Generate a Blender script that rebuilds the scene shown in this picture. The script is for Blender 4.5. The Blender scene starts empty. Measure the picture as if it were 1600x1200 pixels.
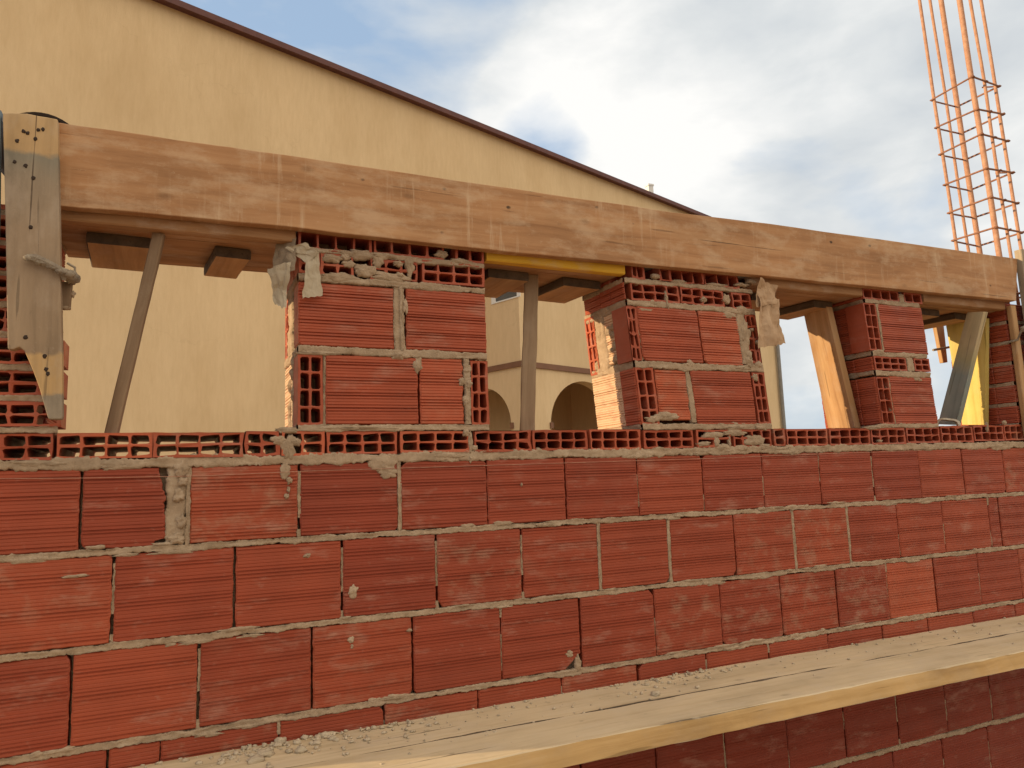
import bpy, math, random
from mathutils import Vector, Matrix, noise

random.seed(7)
R = math.radians
scene = bpy.context.scene
COL = scene.collection

# ------------------------------------------------------------------ camera
EYE = 1.6                       # eye height above the ground
CD, YAW, PITCH, ROLL, FPX = 1.93803, 0.424012, 0.127606, -0.0346364, 1147.743
fwd = Vector((math.sin(YAW)*math.cos(PITCH), math.cos(YAW)*math.cos(PITCH), math.sin(PITCH)))
r0 = Vector((math.cos(YAW), -math.sin(YAW), 0)); u0_ = r0.cross(fwd)
RT = r0*math.cos(ROLL) + u0_*math.sin(ROLL)
UP = -r0*math.sin(ROLL) + u0_*math.cos(ROLL)
CAM = Vector((0, -CD, EYE))
cam = bpy.data.cameras.new('camera'); camo = bpy.data.objects.new('camera', cam); COL.objects.link(camo)
m = Matrix((RT, UP, -fwd)).transposed().to_4x4(); m.translation = CAM
camo.matrix_world = m
cam.sensor_width = 36; cam.lens = FPX/1600*36; cam.clip_start = .05; cam.clip_end = 3000
scene.camera = camo

def ray(px, py): return fwd + (px-800)/FPX*RT - (py-600)/FPX*UP
def at(px, py, Y=0.):                     # photo measurement -> (u, z) on the wall-parallel plane at depth Y; z is above eye level
    d = ray(px, py); t = (Y+CD)/d.y; return t*d.x, t*d.z
def atu(px, py, u):                       # -> (Y, z) on the plane x = u
    d = ray(px, py); t = u/d.x; return t*d.y-CD, t*d.z
def atz(px, py, z):
    d = ray(px, py); t = z/d.z; return t*d.x, t*d.y-CD
def atp(px, py, P, n):                    # -> world point on plane (P, n)
    d = ray(px, py); t = (P-CAM).dot(n)/d.dot(n); return CAM + t*d

# ------------------------------------------------------------------ object helpers
def tag(o, label=None, cat=None, group=None, kind=None):
    if label: o['label'] = label
    if cat: o['category'] = cat
    if group: o['group'] = group
    if kind: o['kind'] = kind
    return o
def empty(name, loc, label, cat, group=None):
    o = bpy.data.objects.new(name, None); o.empty_display_size = .1; o.location = loc
    COL.objects.link(o); return tag(o, label, cat, group)

class MB:
    def __init__(s): s.v = []; s.f = []; s.t = []; s.m = []; s.sm = []; s.tone = .5; s.mat = 0; s.smooth = False
    def p(s, co): s.v.append(tuple(co)); return len(s.v)-1
    def face(s, ids): s.f.append(tuple(ids)); s.t.append(s.tone); s.m.append(s.mat); s.sm.append(s.smooth)
    def poly(s, pts): s.face([s.p(q) for q in pts])
    def box(s, lo, hi):
        x0, y0, z0 = lo; x1, y1, z1 = hi
        q = [s.p(c) for c in ((x0,y0,z0),(x1,y0,z0),(x1,y1,z0),(x0,y1,z0),(x0,y0,z1),(x1,y0,z1),(x1,y1,z1),(x0,y1,z1))]
        for a in ((3,2,1,0),(4,5,6,7),(0,1,5,4),(1,2,6,5),(2,3,7,6),(3,0,4,7)): s.face([q[i] for i in a])
    def tube(s, pts, r, n=8, caps=True):
        pts = [Vector(p) for p in pts]; rings = []
        ref = None
        for i, p in enumerate(pts):
            t = (pts[min(i+1, len(pts)-1)]-pts[max(i-1, 0)]).normalized()
            if ref is None: ref = t.orthogonal().normalized()
            ref = (ref - t*ref.dot(t)).normalized(); b = t.cross(ref)
            rr = r[i] if isinstance(r, (list, tuple)) else r
            rings.append([s.p(p + rr*(math.cos(k*2*math.pi/n)*ref + math.sin(k*2*math.pi/n)*b)) for k in range(n)])
        for a, b in zip(rings, rings[1:]):
            for k in range(n): s.face((a[k], a[(k+1) % n], b[(k+1) % n], b[k]))
        if caps: s.face(rings[0][::-1]); s.face(rings[-1])
    def prism(s, pts, vec):
        a = [s.p(p) for p in pts]; b = [s.p(Vector(p)+Vector(vec)) for p in pts]
        s.face(a); s.face(b[::-1]); n = len(pts)
        for i in range(n): s.face((a[i], b[i], b[(i+1) % n], a[(i+1) % n]))
    def build(s, name, mats, parent=None, loc=None, matrix=None):
        me = bpy.data.meshes.new(name)
        if matrix is None:
            if loc is None:
                if parent is not None: loc = Vector((0, 0, 0))
                else:
                    n = max(1, len(s.v)); loc = Vector((sum(p[0] for p in s.v)/n, sum(p[1] for p in s.v)/n, min(p[2] for p in s.v)))
            L = Vector(loc); vs = [tuple(Vector(p)-L) for p in s.v]
        else: vs = s.v
        me.from_pydata(vs, [], s.f)
        if not isinstance(mats, (list, tuple)): mats = [mats]
        for mm in mats: me.materials.append(mm)
        me.polygons.foreach_set('material_index', s.m)
        me.polygons.foreach_set('use_smooth', s.sm)
        at_ = me.attributes.new('tone', 'FLOAT', 'FACE'); at_.data.foreach_set('value', s.t)
        me.update()
        o = bpy.data.objects.new(name, me); COL.objects.link(o)
        if parent is not None: o.parent = parent
        if matrix is not None:
            o.matrix_world = matrix
            if parent is not None: o.matrix_local = Matrix.Translation(-parent.location) @ matrix
        else:
            o.location = L - (parent.location if parent is not None else Vector((0, 0, 0)))
        return o

class Fr:                                  # a frame on a wall face: a along, b = height above eye, n outwards
    def __init__(s, o, ax, nx, lean=None): s.o = Vector(o); s.ax = Vector(ax); s.nx = Vector(nx); s.lean = lean
    def __call__(s, a, b, n):
        p = s.o + a*s.ax + Vector((0, 0, EYE+b)) + n*s.nx
        if s.lean: p.x += s.lean(b)
        return p
FRONT = Fr((0,0,0), (1,0,0), (0,-1,0))

def nz(*c): return noise.noise(Vector(c))

def rib_profile(b0, b1, rnd, rib=1.):
    H = b1-b0; n = max(2, round(H/.0088)); ph = rnd.uniform(0, 3); k = rnd.choice((3.2, 4.3, 5.2))
    out = [(b0, -.004), (b0+.003, 0)]
    for i in range(n):
        c = b0+.006+(H-.012)*(i+.5)/n + rnd.uniform(-.0009, .0009)
        g = .5+.5*math.sin(k*2*math.pi*(c-b0)/H*.9+ph)
        dep = rib*(.0012+.0042*g**1.2*rnd.uniform(.7, 1.2)); w = .0014+.0011*g
        out += [(c-w, 0), (c-w*.35, -dep), (c+w*.35, -dep), (c+w, 0)]
    out += [(b1-.003, 0), (b1, -.004)]
    return out
def ribbed(mb, F, a0, a1, b0, b1, depth=.085, tone=None, jit=.0012, seed=None, cutr=None, cutl=None, n0=None, tilt=0., rib=1.):
    rnd = random.Random(seed if seed is not None else random.random())
    mb.tone = rnd.uniform(.55, .9) if tone is None else (max(tone, .66) if b0 > .14 else tone)
    def chipper(p):
        if rnd.random() > p: return None
        top = rnd.random() < .5; sz = rnd.uniform(.006, .018); k = rnd.uniform(.5, 1.1)
        return lambda b, s: max(0., sz-((b1-b) if top else (b-b0)))*k+(.002*nz(b*200, s, 6) if ((b1-b) if top else (b-b0)) < sz else 0)
    if a1-a0 > .1 and abs(F.ax.x) > .5:
        cutr = cutr or chipper(.35); cutl = cutl or chipper(.35)
    if n0 is None: n0 = rnd.uniform(-.0015, .0015)
    prof = rib_profile(b0, b1, rnd, rib); w = a1-a0
    nc_ = max(3, int(w/.016)); fr = [0, .004/w]+[i/nc_ for i in range(1, nc_)]+[1-.004/w, 1]; last = len(fr)-1
    sd = rnd.uniform(0, 99); cols = []
    for ci, f in enumerate(fr):
        col = []
        for pi_, (b, n) in enumerate(prof):
            if pi_ in (0, 1, len(prof)-2, len(prof)-1):
                e_ = max(0, nz(f*w*30, sd, pi_//2)*.5+nz(f*w*95, sd, pi_//2+5)*.6)*.0042
                b += e_ if pi_ < 2 else -e_
            l = a0 + (cutl(b, sd) if cutl else 0); r = a1 - (cutr(b, sd) if cutr else 0)
            a = l+(r-l)*f
            if ci in (0, last): a += jit*(nz(b*90, sd, ci)*1.4+nz(b*28, sd, ci)*1.2); n = min(n, -.003)
            col.append((a, b+tilt*(f-.5)*w, n+n0))
        cols.append([mb.p(F(*c)) for c in col])
        if ci in (0, last): cols.append([mb.p(F(c[0], c[1], -depth)) for c in col])
    backl, backr = cols[1], cols[-1]
    fronts = [cols[0]]+cols[2:-1]
    seq = [backl]+fronts+[backr]
    for x, y in zip(seq, seq[1:]):
        for i in range(len(prof)-1): mb.face((x[i], y[i], y[i+1], x[i+1]))
    for i in (0, -1):
        mb.face([c[i] for c in fronts]+[backr[i], backl[i]])
def hollow(mb, F, a0, a1, b0, b1, depth, nc, nr, tone=None, jit=.0012, seed=None, n0=0., wall=.0065, web=.0055, open_back=True):
    rnd = random.Random(seed if seed is not None else random.random())
    mb.tone = rnd.uniform(.55, .9) if tone is None else max(tone, .62)
    def J(): return rnd.uniform(-jit, jit)
    A = [a0+(a1-a0)*i/nc for i in range(nc+1)]; B = [b0+(b1-b0)*i/nr for i in range(nr+1)]
    for i in range(1, nc): A[i] += J()
    cache = {}
    def corner(i, j):
        if (i, j) not in cache:
            e = J() if (i in (0, nc) or j in (0, nr)) else 0
            cache[(i, j)] = mb.p(F(A[i]+e, B[j]+J()*.8, n0+J()*.5))
        return cache[(i, j)]
    for i in range(nc):
        for j in range(nr):
            l = A[i]+(wall if i == 0 else web/2); r = A[i+1]-(wall if i == nc-1 else web/2)
            b = B[j]+(wall if j == 0 else web/2); t = B[j+1]-(wall if j == nr-1 else web/2)
            k = min(.0035, (t-b)*.2)
            hp = [(l+k,b),(r-k,b),(r,b+k),(r,t-k),(r-k,t),(l+k,t),(l,t-k),(l,b+k)]
            hp = [(x+J(), y+J()) for x, y in hp]
            hv = [mb.p(F(x, y, n0-.0006)) for x, y in hp]
            c = [corner(i,j), corner(i+1,j), corner(i+1,j+1), corner(i,j+1)]
            for q in range(4):
                mb.face((c[q], c[(q+1) % 4], hv[2*q+1], hv[2*q]))
                mb.face((c[(q+1) % 4], hv[(2*q+2) % 8], hv[2*q+1]))
            dp = [mb.p(F(x, y, -depth)) for x, y in hp]
            for q in range(8): mb.face((hv[q], hv[(q+1) % 8], dp[(q+1) % 8], dp[q]))
            if open_back:
                bc = [mb.p(F(A[x], B[y], -depth)) for x, y in ((i,j),(i+1,j),(i+1,j+1),(i,j+1))]
                for q in range(4):
                    mb.face((bc[q], bc[(q+1) % 4], dp[2*q+1], dp[2*q])); mb.face((bc[(q+1) % 4], dp[(2*q+2) % 8], dp[2*q+1]))
    o = [F(a0,b0,n0),F(a1,b0,n0),F(a1,b1,n0),F(a0,b1,n0)]; d = [F(a0,b0,-depth),F(a1,b0,-depth),F(a1,b1,-depth),F(a0,b1,-depth)]
    for q in range(4): mb.poly((o[q], o[(q+1) % 4], d[(q+1) % 4], d[q]))
def strip(mb, F, p0, p1, hw, proud=.001, seed=0, rough=.5, step=.0035):
    mb.smooth = True; mb.tone = random.random()
    p0 = Vector(p0); p1 = Vector(p1); L = (p1-p0).length; N = max(3, int(L/step)); t = (p1-p0)/L; q = Vector((-t.y, t.x))
    V = (-1, -.88, -.5, 0, .5, .88, 1); prev = None
    for i in range(N+1):
        s = L*i/N; c = p0+t*s
        wl = hw*(1+rough*(.9*nz(s*7, seed, 1)+.8*nz(s*26, seed, 2)+.55*nz(s*90, seed, 7)+.45*nz(s*230, seed, 9)))
        wr = hw*(1+rough*(.9*nz(s*7, seed, 3)+.8*nz(s*26, seed, 4)+.55*nz(s*90, seed, 8)+.45*nz(s*230, seed, 10)))
        row = []
        for v in V:
            w = wl if v < 0 else wr
            x = c+q*(v*w)
            if abs(v) == 1: n = -.014
            else:
                n = (proud*(1-v*v*.7) if abs(v) < .8 else min(proud, 0)+.0008)
                n += .0040*nz(s*16, v*1.2, seed+20)+.0022*nz(s*60, v*2.5, seed+25)+.0016*nz(s*170, v*4, seed+30)
            row.append(mb.p(F(x.x, x.y, n)))
        if prev:
            for k in range(6): mb.face((prev[k], prev[k+1], row[k+1], row[k]))
        prev = row
    mb.smooth = False
def blob(mb, F, a, b, ra, rb, th=.006, seed=0, rough=.45):
    mb.smooth = True; mb.tone = random.random(); n = 34; rings = []
    c = mb.p(F(a, b, th*.8+.2*th*nz(seed, 5, 5)))
    for k, f in enumerate((.2, .4, .6, .78, .92, 1.0)):
        ring = []
        for i in range(n):
            an = 2*math.pi*i/n
            q = 1+rough*(nz(math.cos(an)*1.6+seed, math.sin(an)*1.6, seed*1.7)+.6*nz(math.cos(an)*4+seed, math.sin(an)*4, 3)+.3*nz(math.cos(an)*9, math.sin(an)*9+seed, 3))
            x = a+ra*f*q*math.cos(an); y = b+rb*f*q*math.sin(an)
            h = th*(1-f**2.5)*(1+.9*nz(x*70, y*70, seed))+.35*th*nz(x*200, y*200, seed)-(.006 if f == 1 else 0)
            ring.append(mb.p(F(x, y, h)))
        rings.append(ring)
    for i in range(n): mb.face((c, rings[0][i], rings[0][(i+1) % n]))
    for x, y in zip(rings, rings[1:]):
        for i in range(n): mb.face((x[i], y[i], y[(i+1) % n], x[(i+1) % n]))
    mb.smooth = False
def lump(mb, c, r, seed=0, n=7):
    mb.smooth = True; c = Vector(c); rows = []
    for i in range(n+1):
        th = math.pi*i/n
        rows.append([])
        for k in range(10):
            ph = 2*math.pi*k/10
            d = Vector((math.sin(th)*math.cos(ph), math.sin(th)*math.sin(ph), math.cos(th)))
            q = 1+.55*noise.noise(d*1.7+Vector((seed, seed*.3, 0)))+.25*noise.noise(d*4+Vector((seed, 0, 9)))
            rows[-1].append(mb.p(c+Vector((d.x*r[0], d.y*r[1], d.z*r[2]))*q))
    for a, b in zip(rows, rows[1:]):
        for k in range(10): mb.face((a[k], b[k], b[(k+1) % 10], a[(k+1) % 10]))
    mb.smooth = False
def plank(mb, L, W, T, seed=0, jit=.0012, ch=.003, seg=None, warp=0., alt=()):
    """board along local X (length), Y (width), Z (thickness), centred"""
    seg = seg or max(4, int(L/.04)); prev = None
    cs = [(-W/2+ch,-T/2),(W/2-ch,-T/2),(W/2,-T/2+ch),(W/2,T/2-ch),(W/2-ch,T/2),(-W/2+ch,T/2),(-W/2,T/2-ch),(-W/2,-T/2+ch)]
    for i in range(seg+1):
        x = -L/2+L*i/seg; off = warp*math.sin(math.pi*i/seg)
        row = []
        for k, (y, z) in enumerate(cs):
            e = jit*(nz(x*9, k*3.1, seed)+.6*nz(x*40, k*3.1, seed))
            row.append(mb.p((x+(jit*2*nz(k, seed, 4) if i in (0, seg) else 0), y+e, z+e*.7+off)))
        if prev:
            for k in range(8): mb.mat = int(k in alt); mb.face((prev[k], prev[(k+1) % 8], row[(k+1) % 8], row[k]))
        else: mb.mat = int('end' in alt); mb.face(row[::-1])
        prev = row
    mb.mat = int('end' in alt); mb.face(prev); mb.mat = 0
def frame_matrix(c, x, y):
    x = Vector(x).normalized(); y = Vector(y); y = (y-x*y.dot(x)).normalized(); z = x.cross(y)
    M = Matrix((x, y, z)).transposed().to_4x4(); M.translation = Vector(c); return M
def board(name, mat, p0, p1, ydir, W, T, parent=None, seed=0, **k):
    p0 = Vector(p0); p1 = Vector(p1); mb = MB(); plank(mb, (p1-p0).length, W, T, seed, **k)
    return mb.build(name, mat, parent, matrix=frame_matrix((p0+p1)/2, p1-p0, ydir))
def W3(u, Y, z): return Vector((u, Y, EYE+z))

# ------------------------------------------------------------------ materials
def newmat(name):
    m = bpy.data.materials.new(name); m.use_nodes = True; nt = m.node_tree; nt.nodes.clear()
    out = nt.nodes.new('ShaderNodeOutputMaterial'); bs = nt.nodes.new('ShaderNodeBsdfPrincipled')
    nt.links.new(bs.outputs[0], out.inputs[0]); return m, nt, bs
class G:
    def __init__(s, nt): s.nt = nt
    def n(s, t, **k):
        x = s.nt.nodes.new(t)
        for a, b in k.items(): setattr(x, a, b)
        return x
    def l(s, a, b): s.nt.links.new(a, b)
    def coord(s, scale=(1,1,1), loc=(0,0,0), src='Object'):
        tc = s.n('ShaderNodeTexCoord'); mp = s.n('ShaderNodeMapping'); mp.inputs['Scale'].default_value = scale; mp.inputs['Location'].default_value = loc
        s.l(tc.outputs[src], mp.inputs[0]); return mp.outputs[0]
    def noise(s, vec, scale=5, detail=6, rough=.6, dist=0):
        x = s.n('ShaderNodeTexNoise'); s.l(vec, x.inputs['Vector']); x.inputs['Scale'].default_value = scale
        x.inputs['Detail'].default_value = detail; x.inputs['Roughness'].default_value = rough; x.inputs['Distortion'].default_value = dist
        return x.outputs['Fac']
    def ramp(s, fac, stops, interp='LINEAR'):
        x = s.n('ShaderNodeValToRGB'); x.color_ramp.interpolation = interp; e = x.color_ramp.elements
        while len(e) < len(stops): e.new(.5)
        for el, (p, c) in zip(e, stops):
            el.position = p; el.color = (c, c, c, 1) if isinstance(c, (int, float)) else (*c, 1)
        s.l(fac, x.inputs[0]); return x.outputs[0]
    def mix(s, fac, a, b, mode='MIX'):
        x = s.n('ShaderNodeMix', data_type='RGBA', blend_type=mode)
        for i, v in ((0, fac), (6, a), (7, b)):
            if isinstance(v, (int, float)): x.inputs[i].default_value = v if i == 0 else (v, v, v, 1)
            elif isinstance(v, tuple): x.inputs[i].default_value = (*v, 1)
            else: s.l(v, x.inputs[i])
        return x.outputs[2]
    def math(s, op, a, b=0., clamp=False):
        x = s.n('ShaderNodeMath', operation=op); x.use_clamp = clamp
        for i, v in ((0, a), (1, b)):
            if isinstance(v, (int, float)): x.inputs[i].default_value = v
            else: s.l(v, x.inputs[i])
        return x.outputs[0]
    def bump(s, h, bs, strength=.3, dist=.002):
        x = s.n('ShaderNodeBump'); x.inputs['Strength'].default_value = strength; x.inputs['Distance'].default_value = dist
        s.l(h, x.inputs['Height']); s.l(x.outputs[0], bs.inputs['Normal'])

def brick_mat(name='red clay brick', glare=0.):
    m, nt, bs = newmat(name); g = G(nt)
    at_ = g.n('ShaderNodeAttribute', attribute_name='tone')
    base = g.ramp(at_.outputs['Fac'], [(0, (.20,.033,.016)), (.12, (.225,.037,.019)), (.2, (.255,.046,.022)), (.4, (.285,.054,.025)), (.62, (.34,.070,.031)), (.8, (.43,.096,.043)), (1, (.48,.118,.050))])  # lowest stops carry the shade painted on the rows under the ledge
    v = g.coord()
    streak = g.noise(g.coord((.7, .7, 95)), 1, 4, .6)
    base = g.mix(.30, base, g.ramp(streak, [(.25, .62), (.5, 1.), (.75, 1.22)]), 'MULTIPLY')
    big = g.noise(v, 6, 4, .6)
    base = g.mix(.6, base, g.ramp(big, [(.3, (.78,.78,.78)), (.55, (1.,1.,1.)), (.75, (1.16,1.1,1.05))]), 'MULTIPLY')
    # lime bloom and mortar dust with a shape of their own
    b1 = g.ramp(g.noise(g.coord((5, 5, 14), (3,1,7)), 1.4, 7, .68), [(.56, 0.), (.72, 1.)])
    base = g.mix(g.math('MULTIPLY', b1, .38), base, (.46,.27,.20))
    b2 = g.ramp(g.noise(g.coord((1,1,1), (9,2,3)), 34, 5, .65), [(.62, 0.), (.72, 1.)])
    base = g.mix(g.math('MULTIPLY', b2, .16), base, (.48,.36,.27))
    wn = g.n('ShaderNodeTexWhiteNoise', noise_dimensions='1D'); g.l(at_.outputs['Fac'], wn.inputs['W'])
    dirty = g.ramp(wn.outputs['Value'], [(.55, 0.), (.95, 1.)])
    b3 = g.ramp(g.noise(g.coord((1,1,1.4), (5,5,1)), 13, 6, .66), [(.50, 0.), (.66, 1.)])
    base = g.mix(g.math('MULTIPLY', g.math('MULTIPLY', b3, dirty), .38), base, (.40,.27,.18))
    if glare:
        wf = g.ramp(g.noise(g.coord((1,1,2.2), (4,7,1)), 16, 6, .65), [(.30, glare*.55), (.5, glare)])
        base = g.mix(wf, base, (.66,.50,.33))
    nt.links.new(base, bs.inputs['Base Color'])
    g.l(g.ramp(g.noise(v, 18, 5), [(.3, .38), (.7, .62)]), bs.inputs['Roughness'])
    bs.inputs['Specular IOR Level'].default_value = .28
    g.bump(g.noise(v, 260, 4, .7), bs, .35, .0012)
    return m
def mortar_mat(name='mortar', c=((.27,.19,.12), (.41,.295,.198), (.52,.395,.275))):
    m, nt, bs = newmat(name); g = G(nt); v = g.coord()
    n = g.noise(v, 26, 8, .7)
    base = g.ramp(n, [(.25, c[0]), (.5, c[1]), (.75, c[2])])
    base = g.mix(.5, base, g.ramp(g.noise(v, 5, 3), [(.3, .75), (.7, 1.15)]), 'MULTIPLY')
    nt.links.new(base, bs.inputs['Base Color']); bs.inputs['Roughness'].default_value = .92
    bs.inputs['Specular IOR Level'].default_value = .2
    g.bump(g.noise(v, 190, 8, .75), bs, .9, .004)
    return m
def wood_mat(name, dark, mid, light, cement=.0, drips=0., knots=.8, grain=1., cemcol=(.50,.40,.31), ramp=None, rough=.72, gscale=26, nails=0.):
    m, nt, bs = newmat(name); g = G(nt); v = g.coord()
    warp = g.noise(g.coord((1.2, 5, 5), (2,2,2)), 1.2, 3)
    wv = g.n('ShaderNodeVectorMath', operation='MULTIPLY_ADD')
    g.l(warp, wv.inputs[0]); wv.inputs[1].default_value = (0, .06, .06); g.l(v, wv.inputs[2])
    mp = g.n('ShaderNodeMapping'); mp.inputs['Scale'].default_value = (1.1, gscale, gscale); g.l(wv.outputs[0], mp.inputs[0])
    gr = g.noise(mp.outputs[0], 1.3, 8, .62, .3)
    base = g.ramp(gr, [(.28, dark), (.5, mid), (.74, light)])
    if ramp:
        sx = g.n('ShaderNodeSeparateXYZ'); g.l(v, sx.inputs[0])
        wob = g.math('ADD', sx.outputs[0], g.math('MULTIPLY', g.math('SUBTRACT', g.noise(v, 14, 4), .5), .05))
        lo, hi = ramp['range']
        mr = g.n('ShaderNodeMapRange'); mr.inputs[1].default_value = lo; mr.inputs[2].default_value = hi; g.l(wob, mr.inputs[0])
        zone = g.ramp(mr.outputs[0], ramp['stops'])
        base = g.mix(.82, base, g.mix(.45, zone, g.ramp(gr, [(.28, .55), (.5, 1.), (.74, 1.35)]), 'MULTIPLY'))
    base = g.mix(.6, base, g.ramp(g.noise(g.coord((2.2,4,4)), 1.6, 5), [(.28, .68), (.5, 1.), (.75, 1.22)]), 'MULTIPLY')
    # fine dark cracks along the grain
    cr = g.ramp(g.noise(g.coord((3., 70, 70), (5,5,5)), 1., 3, .5), [(.66, 0.), (.70, 1.)])
    base = g.mix(g.math('MULTIPLY', cr, .45*grain), base, tuple(c*.3 for c in dark))
    if knots:
        vo = g.n('ShaderNodeTexVoronoi'); vo.inputs['Scale'].default_value = 1.; g.l(g.coord((5.5, 11, 11), (1.3,.4,.2)), vo.inputs['Vector'])
        k = g.ramp(vo.outputs['Distance'], [(.05, 1.), (.13, 0.)])
        base = g.mix(g.math('MULTIPLY', k, knots), base, tuple(c*.28 for c in dark))
    if nails:
        vn = g.n('ShaderNodeTexVoronoi'); vn.inputs['Scale'].default_value = 1.; g.l(g.coord((9, 13, 1), (.3,.7,.2)), vn.inputs['Vector'])
        nk = g.ramp(vn.outputs['Distance'], [(.045, 1.), (.085, 0.)])
        nz_ = g.ramp(g.noise(v, 7, 3), [(.44, 0.), (.5, 1.)])
        base = g.mix(g.math('MULTIPLY', g.math('MULTIPLY', nk, nz_), nails*.9), base, (.035,.022,.014))
        ck = g.ramp(g.noise(g.coord((1.4, 75, 75), (2,8,5)), 1., 2, .4), [(.715, 0.), (.735, 1.)])
        base = g.mix(g.math('MULTIPLY', ck, .75), base, (.06,.035,.02))
    if cement:
        c1 = g.ramp(g.noise(g.coord((3.5,7,7), (8,3,1)), 2.2, 8, .68), [(.48, 0.), (.64, 1.)])
        base = g.mix(g.math('MULTIPLY', c1, cement), base, cemcol)
        c2 = g.ramp(g.noise(v, 60, 5, .7), [(.62, 0.), (.70, 1.)])
        base = g.mix(g.math('MULTIPLY', c2, cement*.8), base, cemcol)
    if drips:
        d1 = g.ramp(g.noise(g.coord((34, 2.6, 1.4), (3,0,0)), 1., 6, .7), [(.53, 0.), (.66, 1.)])
        d2 = g.ramp(g.noise(g.coord((3.5, 2., 2.), (1,4,2)), 1., 4, .5), [(.48, 0.), (.58, 1.)])
        base = g.mix(g.math('MULTIPLY', g.math('MULTIPLY', d1, d2), drips), base, cemcol)
    nt.links.new(base, bs.inputs['Base Color']); bs.inputs['Roughness'].default_value = rough
    bs.inputs['Specular IOR Level'].default_value = .25
    g.bump(gr, bs, .35*grain, .003)
    return m
def plain_mat(name, a, b, scale=20, rough=.7, bump=.2, metal=0., spec=.3):
    m, nt, bs = newmat(name); g = G(nt); v = g.coord()
    nt.links.new(g.ramp(g.noise(v, scale, 6, .65), [(.3, a), (.7, b)]), bs.inputs['Base Color'])
    bs.inputs['Roughness'].default_value = rough; bs.inputs['Metallic'].default_value = metal; bs.inputs['Specular IOR Level'].default_value = spec
    if bump: g.bump(g.noise(v, scale*6, 5, .7), bs, bump, .003)
    return m
def stucco_mat():
    m, nt, bs = newmat('ochre combed render'); g = G(nt); v = g.coord(src='Object')
    base = g.ramp(g.noise(g.coord((9,9,1.6)), 2.2, 8, .7), [(.25, (.625,.46,.27)), (.5, (.67,.50,.30)), (.75, (.71,.535,.325))])
    base = g.mix(.35, base, g.ramp(g.noise(v, .5, 4), [(.3, .85), (.7, 1.12)]), 'MULTIPLY')
    dk = g.ramp(g.noise(g.coord((16,16,1.6), (4,1,1)), 2., 4, .6), [(.66, 0.), (.76, 1.)])
    base = g.mix(g.math('MULTIPLY', dk, .14), base, (.36,.25,.12))
    st = g.ramp(g.noise(g.coord((1.1,1.1,.35), (7,3,2)), 1.3, 7, .62), [(.45, 0.), (.7, 1.)])
    base = g.mix(g.math('MULTIPLY', st, .30), base, (.47,.31,.15))
    vo = g.n('ShaderNodeTexVoronoi', feature='DISTANCE_TO_EDGE'); vo.inputs['Scale'].default_value = .55
    wv = g.n('ShaderNodeVectorMath', operation='MULTIPLY_ADD'); tn = g.n('ShaderNodeTexNoise'); tn.inputs['Scale'].default_value = 2.; tn.inputs['Detail'].default_value = 6; g.l(v, tn.inputs['Vector'])
    g.l(tn.outputs['Color'], wv.inputs[0]); wv.inputs[1].default_value = (.9,.9,.9); g.l(v, wv.inputs[2]); g.l(wv.outputs[0], vo.inputs['Vector'])
    hair = g.math('MULTIPLY', g.ramp(vo.outputs['Distance'], [(0., 1.), (.006, 0.)]), g.ramp(g.noise(v, .8, 3), [(.5, 0.), (.6, 1.)]))
    base = g.mix(g.math('MULTIPLY', hair, .10), base, (.25,.16,.08))
    nt.links.new(base, bs.inputs['Base Color']); bs.inputs['Roughness'].default_value = .9; bs.inputs['Specular IOR Level'].default_value = .15
    g.bump(g.noise(g.coord((30,30,6)), 2., 7, .75), bs, .35, .012)
    return m

M_BRICK = brick_mat(); M_GLARE = brick_mat('brick paled with sun glare', .8); M_MORTAR = mortar_mat()  # second brick is paled to carry the sun's glare on the lit reveals
M_BEAM = wood_mat('beam board wood', (.27,.13,.057), (.395,.203,.094), (.49,.28,.142), cement=.42, drips=.6, knots=.35, cemcol=(.60,.44,.29), gscale=24, nails=1.)
M_POST = wood_mat('weathered post wood', (.17,.12,.075), (.26,.19,.125), (.35,.27,.185), cement=.25, knots=.75, nails=1.,
    ramp={'range': (-.345, .345), 'stops': [(0,(.29,.235,.17)),(.07,(.27,.22,.16)),(.08,(.56,.35,.15)),(.20,(.56,.35,.15)),(.21,(.30,.205,.125)),(.6,(.32,.225,.145)),(.78,(.28,.215,.15)),(.865,(.215,.195,.15)),(.88,(.50,.32,.15)),(1,(.52,.34,.165))]})
M_OLD = wood_mat('grey brown scaffold wood', (.12,.072,.040), (.19,.12,.070), (.27,.18,.11), cement=.3, cemcol=(.32,.24,.165))
M_RAW = wood_mat('raw pine wood', (.26,.135,.058), (.39,.22,.10), (.50,.31,.155), cement=.2, knots=.9)
M_SOFF = wood_mat('soffit wood', (.20,.095,.042), (.31,.16,.072), (.41,.235,.115), cement=.3)
M_YEL = wood_mat('yellow painted edge', (.42,.22,.02), (.60,.34,.03), (.70,.42,.05), cement=.3, knots=0)
M_YELP = wood_mat('yellow painted board', (.46,.34,.08), (.60,.46,.13), (.68,.54,.19), cement=.15, knots=.3)
M_BLUE = wood_mat('board with worn blue paint', (.20,.17,.10), (.34,.29,.17), (.45,.38,.23), cement=.2,
    ramp={'range': (-.27, .27), 'stops': [(0,(.22,.25,.24)),(.45,(.20,.245,.24)),(.58,(.36,.31,.17)),(.7,(.46,.35,.19)),(1,(.46,.35,.20))]})
M_LEDGE = wood_mat('dusty ledge plank', (.46,.345,.205), (.555,.43,.27), (.62,.49,.32), cement=.6, cemcol=(.56,.445,.305), knots=.35, grain=.6, nails=.35)
M_LEDGE2 = wood_mat('yellow pine plank edge', (.40,.24,.095), (.54,.345,.15), (.64,.44,.22), cement=.15, knots=.5)
M_END = wood_mat('dark weathered wood and painted gap shade', (.05,.033,.02), (.085,.055,.033), (.12,.08,.05), cement=.1, knots=0)
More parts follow.
